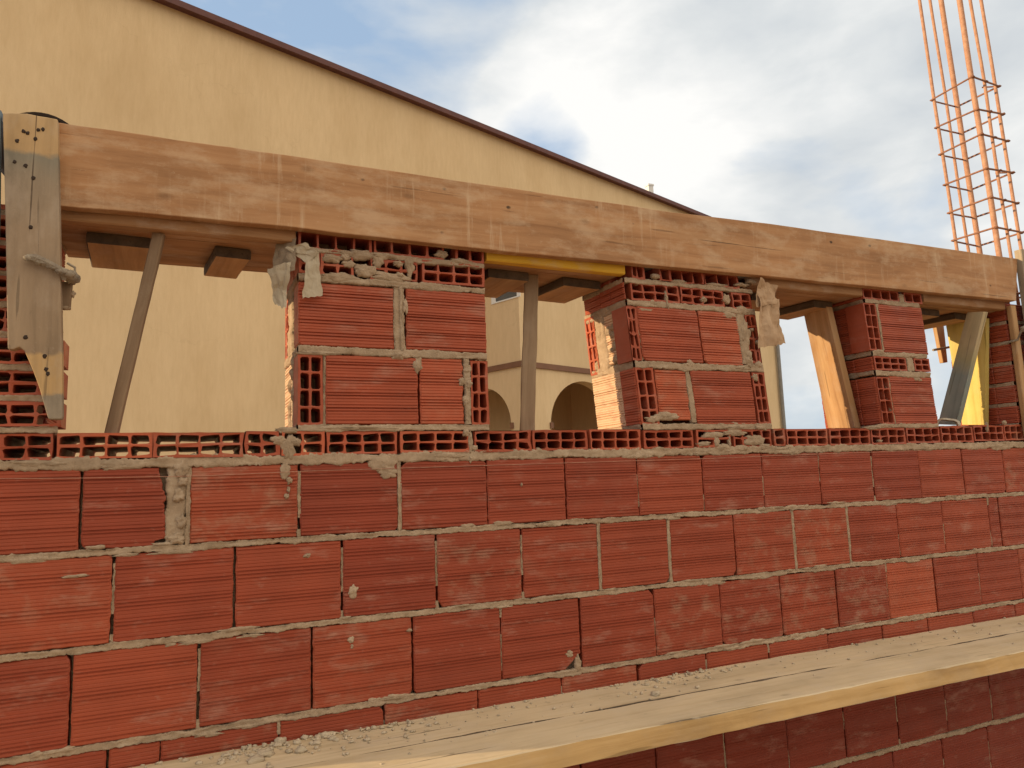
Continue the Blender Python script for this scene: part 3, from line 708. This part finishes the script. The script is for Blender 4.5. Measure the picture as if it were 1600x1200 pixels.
post = px_prism('formwork_post', M_POST, dense([(4,176),(42,177),(90,186)],3,1,3)+[(94,400),(97,560),(97.5,650),(96,655),(76,655)]+dense([(74,650),(62,608),(50,575),(38,548)],5,2.,8)+[(30,542),(20,546),(12,545),(8,330)], -.068, .028, long_axis='z',
    label='grey weathered plank post with nail holes and a broken lower corner at the left', cat='post')
for k, (px, py) in enumerate([(27,220),(37,205),(43,208),(60,203),(67,202),(55,217),(23,253),(40,259),(52,278),(48,355),(40,527),(70,557),(72,577),(75,584)]):
    nb = MB(); u_, z_ = at(px, py, -.0685); lump(nb, W3(u_, -.0685, z_), (.0040+.0016*nz(k, 2, 2), .0016, .0046+.002*nz(k, 5, 2)), k*1.7, 5)
    no = nb.build('nail_head', M_NAIL, loc=W3(u_, -.0685, z_)); no.parent = post; no.matrix_parent_inverse = post.matrix_world.inverted()
# second plank just left of the post with blue paint
o = board('side_plank', plain_mat('worn blue paint', (.12,.17,.22), (.22,.26,.28), 12), W3(-.4, -.045, .45), W3(-.41, -.045, .86), (1,0,0), .045, .024, seed=4)
tag(o, 'narrow plank with worn blue paint, left of the grey post', 'plank')

SOFFITS = [(-.295, .262, 'soffit board with two cleats over the widest opening at the left', M_SOFF, [(-.227,-.082),(.056,.148)], M_OLD),
           (.806, 1.285, 'soffit board with a yellow painted front edge over the second opening', M_YEL, [(.845,.985),(1.10,1.25)], M_OLD),
           (1.806, 2.345, 'soffit board over the third opening beside the brown paper', M_SOFF, [(1.88,2.00),(2.19,2.30)], M_OLD),
           (2.685, 3.195, 'soffit board over the fourth opening at the right', M_SOFF, [(2.78,2.90),(3.0,3.12)], M_OLD)]
for i, (a, b, lab, edge, cl, cm) in enumerate(SOFFITS):
    r = empty('soffit_board', ((a+b)/2, .16, EYE+.64), lab, 'soffit', 'soffit boards under the lintel')
    board('board', M_SOFF, W3(a, .185, .6525), W3(b, .185, .6525), (0,1,0), .29, .022, r, seed=i)
    board('front_strip', edge, W3(a, .0135, .6555+.001*i), W3(b, .0135, .6555-.003*(i == 1)+.001*i), (0,1,0), .034, .036, r, seed=i+9)
    for k, (c0, c1) in enumerate(cl):
        y0, y1 = .085+.02*k, .315
        cx = (c0+c1)/2
        board('cleat', [M_RAW, M_END], W3(cx+.012*(k == 1), y0, .6265-.001*k), W3(cx-.01, y1, .6265), (1,0,0), c1-c0, .027, r, seed=i*5+k, alt=('end', 0, 1, 2, 3, 5, 6, 7))

# props
def prop_label(o, lab): return tag(o, lab, 'prop', 'props holding up the soffit boards')
u1, z1 = at(249, 358, .035); u2, z2 = at(174.5, 672, .035)
prop_label(board('timber_prop', M_OLD, W3(u2, .035, .137), W3(u1, .035, .636), (.95, -.30, 0), .028, .018, seed=21), 'thin dark timber prop leaning in the widest opening')
u1, z1 = at(830, 430, .13); u2, z2 = at(823.5, 670, .13)
prop_label(board('timber_prop', wood_mat('rough grey timber', (.17,.105,.058), (.28,.19,.115), (.38,.27,.17), cement=.35, cemcol=(.40,.31,.22)), W3(u2, .13, .139), W3(u1, .13, .64), (.9, -.42, 0), .046, .044, seed=22, jit=.003), 'upright rough timber prop in the second opening')
def u_prism(name, mat, pts, us, thick, lab, cat='prop', group='props holding up the soffit boards'):
    us = us if isinstance(us, tuple) else (us,)*4
    q = [W3(u, *atu(px, py, u)) for (px, py), u in zip(pts, us)]
    c = sum(q, Vector())/len(q)
    ax = (q[0]+q[1]-q[2]-q[3])/2
    M = frame_matrix(c, ax, (0,1,0)); Mi = M.inverted(); b = MB()
    b.prism([Mi @ p for p in q], Mi.to_3x3() @ Vector((thick, 0, 0)))
    o = b.build(name, mat, matrix=M); bv = o.modifiers.new('bevel', 'BEVEL'); bv.width = .002; bv.segments = 2
    return tag(o, lab, cat, group)
u_prism('board_prop', M_RAW, [(1254,483),(1291,479),(1336,669),(1294,669)], (2.28, 2.27, 2.35, 2.357), .032, 'wide board prop leaning in the third opening, sunlit at its lower half')
u_prism('board_prop', M_BLUE, [(1511,488),(1537,487),(1494,664),(1465,663)], (2.99, 2.98, 2.90, 2.91), .028, 'slanting board prop with worn blue grey paint in the fourth opening')
u_prism('yellow_panel', M_YELP, [(1477,503),(1541,497),(1540,664),(1503,664)], 3.165, .022, 'yellow painted board standing behind the slanting blue grey prop', 'board', 'loose formwork boards')
# outside strips seen through the fourth opening
px_prism('formwork_strip', M_RAW, [(1461,500),(1474,500),(1481,566),(1474,567)], .36, .02, long_axis='z', label='narrow upright strip of wood ending in mid opening, seen at the right', cat='strip')
# inner cover strip and outer plank at right
o = board('cover_strip', M_RAW, W3(3.222, -.016, .10), W3(3.212, -.016, .655), (1,0,0), .034, .022, seed=31); tag(o, 'thin upright cover strip at the corner of the right end pillar', 'strip')
o = board('end_plank', wood_mat('grey end plank', (.20,.15,.10), (.29,.225,.15), (.38,.30,.21), cement=.3), W3(3.36, -.042, .05), W3(3.345, -.042, .90), (1,0,0), .17, .03, seed=33); tag(o, 'grey upright plank at the right end of the long lintel board', 'plank')
mb = MB(); mb.tube([W3(*[at(1458,547,.33)[0], .33, at(1458,547,.33)[1]]), W3(at(1491,541,.33)[0], .33, at(1491,541,.33)[1])], .0055, 8)
tag(mb.build('tie_rod', M_STEEL), 'short end of a tie rod poking into the fourth opening', 'rod')
mb = MB(); a = at(1541,530,-.03); b = at(1606,514,-.075); mb.tube([W3(3.175, .02, a[1]-.004), W3(3.19, -.04, a[1]+.004), W3(b[0]-.03, -.068, b[1]-.003), W3(b[0]+.08, -.07, b[1]+.012)], .005, 8)
lump(mb, W3(b[0]-.02, -.072, b[1]), (.016,.012,.012), 3)
tag(mb.build('tie_wire', M_STEEL), 'twisted tie wire crossing the upright planks at the right end', 'wire')

# clamp on the left post
mb = MB()
p = lambda px, py, Y: W3(at(px, py, Y)[0], Y, at(px, py, Y)[1])
mb.tube([p(42,401,-.08), p(55,403,-.083), p(72,410,-.083), p(90,419,-.082), p(104,427,-.078), p(116,434,-.07)], [.006,.009,.008,.007,.009,.008], 8)
for k in range(9): lump(mb, p(45+k*8, 402+k*3.4, -.084)+Vector((0,0,random.uniform(-.002,.002))), (.010,.006,.007), k*2.1)

rc = empty('formwork_clamp', p(100,440,-.05), 'mortar caked steel clamp gripping the right side of the grey post', 'clamp')
mb.build('bar', M_STEEL, rc)
mb = MB(); mb.tube([p(99,433,-.07), p(112,430,-.05), p(121,437,-.04), p(125,438,-.04)], [.008,.012,.011,.006], 8); lump(mb, p(112,434,-.055), (.016,.014,.013), 4); mb.build('jaw', M_STEEL, rc)
mb = MB(); mb.tube([p(105,411,-.05), p(117,418,-.05), p(117,427,-.05)], .0028, 6); mb.build('handle', M_STEEL, rc)
o = board('wedge', M_OLD, p(103,442,-.03), p(100,482,-.03), (1,0,0), .026, .02, rc, seed=4)
mb = MB(); lump(mb, p(113,460,-.03), (.006,.006,.008), 6); lump(mb, p(102,481,-.035), (.012,.008,.005), 8); mb.build('mortar_crust', M_MORTAR, rc)

# paper from cement bags
def sheet(mb, c, Y, n=14, amp=.012, seed=0):
    """crumpled patch: four photo corners with their depths"""
    P = [p(x, y, yy) for (x, y), yy in zip(c, Y)]; mb.smooth = False
    base = len(mb.v)
    for i in range(n+1):
        for j in range(n+1):
            s, t = i/n, j/n
            q = P[0]*(1-s)*(1-t)+P[1]*s*(1-t)+P[2]*s*t+P[3]*(1-s)*t
            d = abs(nz(q.x*17+seed, q.z*9, seed))*2.2+.45*abs(nz(q.x*42, q.z*26, seed+4))+.12*nz(q.x*100, q.z*90, seed+4)
            e = Vector((nz(s*4, t*4, seed+1)*.006, 0, nz(s*4, t*4, seed+2)*.007))
            mb.p(q+e+Vector((.15*d*amp, -d*amp, 0)))
    for i in range(n):
        for j in range(n):
            a = base+i*(n+1)+j; mb.face((a, a+1, a+n+2)); mb.face((a, a+n+2, a+n+1))
r = empty('paper_bag', p(455,400,-.02), 'pale torn cement bag paper crumpled over the top left corner of the widest pillar', 'paper', 'torn cement bag paper')
mb = MB(); sheet(mb, [(445,388),(478,380),(497,396),(480,412)], [.0,-.03,-.035,-.02], seed=1); sheet(mb, [(478,396),(497,392),(503,462),(473,467)], [-.02,-.03,-.022,-.022], seed=2, amp=.009); mb.build('front_flap', M_PAPER, r)
mb = MB(); sheet(mb, [(428,385),(462,372),(458,425),(424,440)], [.05,-.01,-.01,.03], seed=3, amp=.02); mb.build('crumpled_fold', plain_mat('dirty bag paper', (.20,.15,.10), (.33,.25,.17), 25, .85, .4), r)
mb = MB(); sheet(mb, [(418,420),(452,412),(444,484),(428,478)], [.03,.0,.01,.03], seed=5, amp=.014); mb.build('side_flap', M_PAPER, r)
r = empty('paper_bag', p(1195,440,-.02), 'brown cement bag paper hanging down beside the top right corner of the second pillar', 'paper', 'torn cement bag paper')
mb = MB(); sheet(mb, [(1180,436),(1212,447),(1209,475),(1180,480)], [-.02,-.02,-.01,-.02], seed=11, amp=.016); mb.build('top_fold', M_PAPERB, r)
mb = MB(); sheet(mb, [(1178,462),(1214,468),(1214,538),(1184,545)], [-.01,.0,.0,-.015], seed=12, amp=.014); mb.build('hanging_flap', M_PAPERB, r)
mb = MB(); sheet(mb, [(1207,485),(1215,500),(1227,537),(1206,541)], [.01,.01,.015,.01], seed=13, amp=.01); mb.build('side_flap', M_PAPERB, r)

# bits on the sill and the lintel
mb = MB(); c = W3(at(1479,660,.06)[0], .06, .140); ax = Vector((-.75,-.66,0)).normalized(); bx = Vector((-ax.y, ax.x, 0)); N = 16; prev = None
for k in range(N+1):                      # a curled strip of pale plastic
    an = math.pi*(1.02-1.25*k/N); ring = []
    for rr, dx in ((.042, .03), (.042, -.03), (.034, -.03), (.034, .03)):
        q = rr*(1+.12*math.sin(k*.8))
        ring.append(mb.p(c+ax*(dx+.004*math.sin(k))-bx*q*math.cos(an)+Vector((0, 0, max(.002, q*.95*math.sin(an)+.004)))))
    if prev:
        for q in range(4): mb.face((prev[q], prev[(q+1) % 4], ring[(q+1) % 4], ring[q]))
    else: mb.face(ring)
    prev = ring
mb.face(prev[::-1])
tag(mb.build('plastic_scrap', plain_mat('dusty pale plastic', (.52,.47,.36), (.70,.64,.50), 20, .6)), 'curled pale scrap lying on the sill at the foot of the blue grey prop', 'scrap')
mb = MB()
for k in range(14): lump(mb, W3(2.76+.03*k, .06+.02*nz(k, 1, 1), .143), (.05, .035, .006), k*1.3)
tag(mb.build('mortar_skim', M_MORTAR), 'flat dollop of dried mortar on the sill of the fourth opening', 'mortar')
mb = MB(); uu, zz = at(66, 178, .07); c = W3(uu+.0, .06, zz-.101); N = 40; R0 = .098
rings = []
for (rr, dy) in ((R0-.006,-.0),(R0,-.004),(R0,.006),(R0-.006,.012),(R0-.02,.12),(R0-.024,.12),(R0-.010,.012)):
    rings.append([mb.p(c+Vector((rr*math.cos(k*2*math.pi/N), dy, rr*math.sin(k*2*math.pi/N)))) for k in range(N)])
for a, b in zip(rings, rings[1:]+rings[:1]):
    for k in range(N): mb.face((a[k], a[(k+1) % N], b[(k+1) % N], b[k]))
mb.face(rings[4])
o = mb.build('bucket', M_BLACK); tag(o, 'dark round bucket rim peeking over the lintel behind the grey post', 'bucket')

# mason's line along the top course
mb = MB(); pts = [p(-30,748,-.006), p(128,747,-.005), p(320,743.5,-.005), p(480,736,-.005), p(735,728,-.006), p(1100,716.5,-.006), p(1290,709,-.006), p(1440,704,-.006)]
mb.tube(pts, .0007, 5); tag(mb.build('string_line', M_STRING), "thin mason's string stretched along the top of the upper brick course", 'string')

# ------------------------------------------------------------------ ledge of two planks in front of the wall
def ledge(y0, y1, lab, seed, zoff=0):
    o = board('ledge_plank', [M_LEDGE, M_LEDGE2 if zoff else M_END], W3(-1.1, (y0+y1)/2, -.6335+zoff), W3(4.2, (y0+y1)/2, -.6345+zoff), (0,1,0), y1-y0, .051, seed=seed, jit=.0022, ch=.0022, alt=(6, 5) if not zoff else (6,))  # rear plank's front edge is coloured dark to paint the shade in the gap
    return tag(o, lab, 'plank', 'pale planks laid along the wall')
ledge(-.1835, -.004, 'dusty plank lying close against the foot of the brick wall, mortar crumbs on it', 41)
ledge(-.362, -.1895, 'front plank of the pale ledge with a sunlit yellowish edge', 42, .0015)
for i, xx in enumerate((-.9, 1.45, 3.7)):
    o = board('bracket', M_OLD, W3(xx, -.36, -.688), W3(xx, .02, -.688), (1,0,0), .07, .055, seed=50+i) if False else None
crumb = MB(); rnd = random.Random(5)
def crumbs(n, px0, px1, spread, size, bias=1.):
    for k in range(n):
        px = rnd.uniform(px0, px1); u_ = atz(px, 1150, -.608)[0]
        Y = -.006-abs(rnd.gauss(0, spread))
        if Y < -.35: continue
        s = size*rnd.uniform(.4, 1.)**2*bias
        lump(crumb, W3(u_, Y, -.608+s*.3), (s*rnd.uniform(.8,1.5), s*rnd.uniform(.8,1.5), s*rnd.uniform(.5,.9)), k*.77, n=5)
for (u_a, u_b, n, spr, sz) in ((.10,.40,110,.045,.0075),(.3,.62,90,.06,.006),(.6,1.2,70,.09,.005),(1.15,1.6,90,.05,.006),(1.6,3.2,80,.1,.005),(-.3,.2,80,.08,.006),(.3,1.0,60,.2,.004)):
    for k in range(n):
        u_ = rnd.uniform(u_a, u_b); Y = -.006-abs(rnd.gauss(0, spr))
        if Y < -.35: continue
        s = sz*rnd.uniform(.35, 1.)**2
        lump(crumb, W3(u_, Y, -.608+s*.3), (s*rnd.uniform(.8,1.5), s*rnd.uniform(.8,1.5), s*rnd.uniform(.5,.9)), k*.77+u_a, n=5)
for (px, py, s) in ((415,1180,.016),(438,1160,.013),(455,1150,.012),(470,1175,.012),(480,1148,.01),(510,1150,.012),(518,1142,.011),(1024,1086,.012),(1090,1075,.006),(520,1155,.008),(400,1190,.016)):
    u_, Y = atz(px, py, -.608); lump(crumb, W3(u_, Y, -.606), (s*1.2, s, s*.7), px*.1)
o = crumb.build('mortar_crumbs', mortar_mat('dry mortar crumbs', ((.42,.33,.225), (.54,.43,.30), (.62,.50,.36)))); tag(o, 'dried mortar crumbs scattered over the ledge planks', 'mortar', kind='stuff')

# ------------------------------------------------------------------ steel cage of the column
cage = empty('rebar_column', W3(3.38, .15, .66), 'tall rusty reinforcing steel cage rising above the right end of the lintel', 'rebar cage')
def cu(base, z): return base-.052*(z-.9)
UF = [(3.302,.06,.0105),(3.385,.06,.0062),(3.467,.06,.0066),(3.302,.245,.0066),(3.385,.245,.006),(3.467,.245,.0105)]
for i, (ub, Y, rr) in enumerate(UF):
    mb = MB(); mb.smooth = True
    pts = [W3(cu(ub, z)+.004*nz(z*2, i, 1), Y+.004*nz(z*2, i, 2), z) for z in [.662+.09*k for k in range(23)]]
    mb.tube(pts, rr*1.12, 10); mb.smooth = False
    mb.build('rebar', M_RUST, cage)
for k, z in enumerate([1.735,1.59,1.463,1.31,1.173,1.031,.885,.74]):
    mb = MB(); o_ = .011
    l, rgt = cu(3.302, z)-o_, cu(3.467, z)+o_; t_ = lambda: random.uniform(-.006, .006)
    c = [(l,.06-o_,z+t_()),(rgt,.06-o_,z+t_()),(rgt,.245+o_,z+t_()),(l,.245+o_,z+t_())]
    hook = W3(rgt-.05, .06-o_+.05, z+.005)
    pts = [W3(*q) for q in c]
    mb.tube([pts[0],pts[1],pts[2],pts[3],pts[0]], .0046, 6)
    for q in (pts[0], pts[1], (pts[0]+pts[1])/2): lump(mb, q, (.0085,.0085,.006), k+q.x, 5)
    if k % 3 == 0: mb.tube([pts[1], pts[1]+Vector((-.045,.05,.012))], .0036, 6)
    mb.build('stirrup', M_RUSTD, cage)

# ------------------------------------------------------------------ house behind
A = R(20); e1 = Vector((math.cos(A), math.sin(A), 0)); e2 = Vector((-math.sin(A), math.cos(A), 0))
dC = ray(815, 600); C0 = Vector((dC.x/dC.y*(8+CD), 8, 0))                    # convex corner of the arcade
G0 = C0+e2*2.0                                                             # a point on the gable wall
house = empty('house', C0, 'ochre rendered house with sloping dark red roof edge and small arcade', 'house')
def gpt(px, py): q = atp(px, py, G0, e2); return (q-G0).dot(e1), q.z
s1, h1 = gpt(250, -2); s2, h2 = gpt(1080, 331); sR = gpt(1217, 600)[0]
slope = (h2-h1)/(s2-s1); sL = -8.6
def rake(s): return h1+slope*(s-s1)
Gp = lambda s, h, d=0: G0+e1*s+e2*d+Vector((0,0,h))
mb = MB(); dpt = 7
mb.prism([Gp(sL,0), Gp(sR,0), Gp(sR,rake(sR)-.05), Gp(sL,rake(sL)-.05)], e2*dpt); mb.build('gable_wall', M_STUCCO, house)
mb = MB(); q = (Gp(sR,rake(sR))-Gp(sL,rake(sL))).normalized()
a_, b_ = Gp(sL-.3,rake(sL-.3),-.12), Gp(sR+.25,rake(sR+.25),-.12); up = Vector((0,0,1))
mb.prism([a_-up*.07, b_-up*.07, b_, a_], e2*(dpt+.3)); mb.build('roof', M_ROOF, house)
mb = MB(); mb.prism([a_-e2*.03-up*.095, b_-e2*.03-up*.095, b_-e2*.03-up*.005, a_-e2*.03-up*.005], e2*.03); 
mb.build('verge_board', M_ROOF, house)
mb = MB(); mb.tube([Gp(sR-.05,0,-.08), Gp(sR-.05,rake(sR)-.12,-.08)], .055, 10); mb.build('downpipe', M_GREY, house)
# small chimney stack and antenna cable
cq = atp(1015, 300, G0+e2*1.2, e2); mb = MB(); hh = cq.z
mb.box((cq.x-.075, cq.y-.075, hh-.35), (cq.x+.075, cq.y+.075, hh+.15)); mb.box((cq.x-.09, cq.y-.09, hh+.151), (cq.x+.09, cq.y+.09, hh+.2))
mb.build('chimney', M_WHITE, house)
cq = atp(982, 291, G0+e2*.5, e2); mb = MB(); mb.box((cq.x-.16, cq.y-.1, cq.z-.2), (cq.x+.12, cq.y+.1, cq.z-.01)); mb.build('ridge_tile', M_GREY, house)
# arcade block
zc = lambda px, py: atp(px, py, C0, e2).z
hb = zc(815, 564); htop = zc(815, 392)
def facewall(org, ex, L, n, arches, name):
    """wall of length L with arched openings [(centre, halfwidth, spring, crown)] seen from the side of n"""
    m_ = MB(); P = lambda s, h, d=0: org+ex*s-n*d+Vector((0,0,h))
    th = .22; s0 = 0
    for (c, w, sp, cr) in arches:
        m_.poly([P(s0,0),P(c-w,0),P(c-w,htop),P(s0,htop)])
        pts = [(c-w*math.cos(math.pi*k/24), sp+(cr-sp)*math.sin(math.pi*k/24)) for k in range(25)]
        for (x0,y0),(x1,y1) in zip(pts, pts[1:]):
            m_.poly([P(x0,y0),P(x1,y1),P(x1,htop),P(x0,htop)]); m_.poly([P(x0,y0),P(x1,y1),P(x1,y1,th),P(x0,y0,th)])
        for sx in (c-w, c+w): m_.poly([P(sx,0),P(sx,sp),P(sx,sp,th),P(sx,0,th)])
        s0 = c+w
    m_.poly([P(s0,0),P(L,0),P(L,htop),P(s0,htop)])
    return m_.build(name, M_STUCCO, house)
def fs(px, py, org, ex, n): q = atp(px, py, org, n); return (q-org).dot(ex), q.z
cR, _ = fs(914, 600, C0, e1, e2); wR = cR-fs(860, 640, C0, e1, e2)[0]; crR = fs(914, 596, C0, e1, e2)[1]; spR = fs(857, 663, C0, e1, e2)[1]
LR = 3.4
facewall(C0, e1, LR, -e2, [(cR, wR, spR, crR)], 'arcade_front')
sr, _ = fs(799, 668, C0, e2, e1); crL = fs(765, 600, C0, e2, e1)[1]; spL = fs(797, 664, C0, e2, e1)[1]; q_ = fs(765, 612, C0, e2, e1)
facewall(C0, e2, 2., -e1, [(sr+.62, .62, spL, spL+.62)], 'arcade_side')
mb = MB()
Q = lambda s, d, h: C0+e1*s+e2*d+Vector((0,0,h))
mb.poly([Q(0,0,htop),Q(LR,0,htop),Q(LR,2,htop),Q(0,2,htop)]); mb.poly([Q(LR,0,0),Q(LR,2,0),Q(LR,2,htop),Q(LR,0,htop)]); mb.poly([Q(.0,.0,hb+.1),Q(LR,0,hb+.1),Q(LR,2,hb+.1),Q(0,2,hb+.1)])
mb.build('arcade_top', M_STUCCO, house)
mb = MB(); bt = zc(825, 572)-zc(825, 564); bt = abs(bt)

mb.prism([Q(-.03,-.03,hb-.085),Q(LR,-.03,hb-.085),Q(LR,-.03,hb),Q(-.03,-.03,hb)], e2*.028); mb.prism([Q(-.03,-.002,hb-.085),Q(-.03,2,hb-.085),Q(-.03,2,hb),Q(-.03,-.002,hb)], e1*.028)
mb.build('string_course', M_TRIM, house)
mb = MB()
for s, w in ((cR-wR-.03, .06), (cR+wR-.03, .06)): 
    a0 = Q(s, -.03, spR-.06); mb = MB(); mb.prism([a0, a0+e1*w, a0+e1*w+Vector((0,0,.09)), a0+Vector((0,0,.09))], e2*.026); mb.build('impost', M_TRIM, house)
for s in (sr-.03,): 
    a0 = Q(-.03, s-.03, spL-.06); mb = MB(); mb.prism([a0, a0+e2*.06, a0+e2*.06+Vector((0,0,.09)), a0+Vector((0,0,.09))], e1*.026)
mb.build('impost', M_TRIM, house)
# window in the side face: frame and pane
def sidept(px, py): return fs(px, py, C0, e2, e1)
wa, wb_ = sidept(813.5, 466)[0], sidept(775, 464)[0]; wz = sidept(800, 467)[1]
fr = MB(); fw = .07; Wp = lambda s, h: C0+e2*s+Vector((0,0,h))-e1*.012
for (x0,x1,y0,y1) in ((wa-.0,wb_+.1,wz-.0,wz+.02),(wa,wa+fw,wz+.02,wz+.75),(wb_,wb_+.1,wz+.02,wz+.75),(wa,wb_+.1,wz+.75,wz+.82)):
    fr.prism([Wp(x0,y0),Wp(x1,y0),Wp(x1,y1),Wp(x0,y1)], e1*.011)
wf = fr.build('window', M_WHITE, house)
pn = MB(); pn.poly([Wp(wa+fw,wz+.02)+e1*.006,Wp(wb_,wz+.02)+e1*.006,Wp(wb_,wz+.75)+e1*.006,Wp(wa+fw,wz+.75)+e1*.006]); pane = pn.build('pane', M_GLASS, house)
pane.parent = wf; pane.location = (0,0,0)

# ------------------------------------------------------------------ sky and sun
SUN_EL = R(12.0); az = math.atan2(.295, -1)                         # towards the sun, in the wall frame: left and a little behind the wall
to_sun = Vector((math.cos(az)*math.cos(SUN_EL), math.sin(az)*math.cos(SUN_EL), math.sin(SUN_EL)))
sun = bpy.data.lights.new('sun', 'SUN'); sun.energy = 5.0; sun.angle = R(.5); sun.color = (1., .77, .46)
so = bpy.data.objects.new('sun', sun); COL.objects.link(so); so.rotation_euler = to_sun.to_track_quat('Z', 'Y').to_euler(); so.location = (0, 0, 30)

w = bpy.data.worlds.new('World'); scene.world = w; w.use_nodes = True; nt = w.node_tree; nt.nodes.clear(); g = G(nt)
out = g.n('ShaderNodeOutputWorld'); bg = g.n('ShaderNodeBackground'); g.l(bg.outputs[0], out.inputs[0])
sky = g.n('ShaderNodeTexSky', sky_type='NISHITA'); sky.sun_disc = False; sky.sun_elevation = SUN_EL
sky.sun_rotation = math.atan2(to_sun.x, to_sun.y) % (2*math.pi)
STR = .12; bg.inputs[1].default_value = STR
tc = g.n('ShaderNodeTexCoord'); dirv = tc.outputs['Generated']
def blobmask(px, py, r_in, r_out):                  # a soft cap on the sky dome round one direction, angles in degrees
    d = ray(px, py).normalized()
    dt = g.n('ShaderNodeVectorMath', operation='DOT_PRODUCT'); nrm = g.n('ShaderNodeVectorMath', operation='NORMALIZE'); g.l(dirv, nrm.inputs[0])
    g.l(nrm.outputs[0], dt.inputs[0]); dt.inputs[1].default_value = d
    mr = g.n('ShaderNodeMapRange', interpolation_type='SMOOTHSTEP'); g.l(dt.outputs['Value'], mr.inputs[0])
    mr.inputs[1].default_value = math.cos(R(r_out)); mr.inputs[2].default_value = math.cos(R(r_in)); return mr.outputs[0]
mp = g.n('ShaderNodeMapping'); mp.inputs['Scale'].default_value = (1., 1., 2.1); mp.inputs['Location'].default_value = (.35, .1, .0); mp.inputs['Rotation'].default_value = (0, R(10), R(20)); g.l(dirv, mp.inputs[0])
n1 = g.noise(mp.outputs[0], 3.2, 6, .50, .3)
n2 = g.noise(mp.outputs[0], 6.5, 5, .52, .2)
dens = g.math('ADD', n1, g.math('MULTIPLY', g.math('SUBTRACT', n2, .5), .35))
for (px, py, a_, b_, wgt) in ((1020,215,3,15,.30),(1280,120,4,20,.16),(1320,352,1,9,.13),(1180,335,.5,3.2,.12),(1225,300,1,7,-.20),(1420,312,1,5,-.24),(640,20,2,9,-.10),(850,215,.5,4,-.22),(690,130,1,8,.10),(1240,580,3,16,.14),(760,60,1,6,.05),(380,10,1,8,-.08),(1540,150,3,10,.10),(1480,0,2,10,.12)):
    dens = g.math('ADD', dens, g.math('MULTIPLY', blobmask(px, py, a_, b_), wgt))
cov = g.ramp(dens, [(.34, 0.), (.50, .6), (.66, 1.)])
shade = g.ramp(g.math('ADD', n2, g.math('MULTIPLY', blobmask(980, 235, 2, 13), .34)), [(.26, (.69,.74,.785)), (.52, (.86,.89,.90)), (.84, (1.14,1.13,1.10))])
cloud = g.mix(1., shade, (.80/STR, .80/STR, .80/STR), 'MULTIPLY')
clear = g.mix(.7, sky.outputs[0], (.43/STR, .585/STR, .80/STR))
skyc = g.mix(cov, clear, cloud)
def capdir(d, r_in, r_out):
    d = Vector(d).normalized(); dt = g.n('ShaderNodeVectorMath', operation='DOT_PRODUCT'); nrm = g.n('ShaderNodeVectorMath', operation='NORMALIZE'); g.l(dirv, nrm.inputs[0])
    g.l(nrm.outputs[0], dt.inputs[0]); dt.inputs[1].default_value = d
    mr = g.n('ShaderNodeMapRange', interpolation_type='SMOOTHSTEP'); g.l(dt.outputs['Value'], mr.inputs[0])
    mr.inputs[1].default_value = math.cos(R(r_out)); mr.inputs[2].default_value = math.cos(R(r_in)); return mr.outputs[0]
# unseen warm cloud bank added behind the camera to brighten the shaded brickwork
warm = g.mix(1., g.ramp(n1, [(.3, .85), (.7, 1.1)]), (1.55/STR, 1.36/STR, 1.06/STR), 'MULTIPLY')
skyc = g.mix(g.math('MULTIPLY', capdir((.2, -1, -.25), 20, 62), .75), skyc, (.34/STR, .31/STR, .27/STR))      # unseen low sky dimmed so less light gets under the ledge
g.l(g.mix(g.math('MULTIPLY', capdir((.3, -.75, .95), 22, 62), .92), skyc, warm), bg.inputs[0])

# ------------------------------------------------------------------ colour management
scene.view_settings.view_transform = 'Standard'; scene.view_settings.look = 'None'
scene.view_settings.exposure = 0.14; scene.view_settings.gamma = 1
scene.cycles.max_bounces = 8; scene.cycles.diffuse_bounces = 5
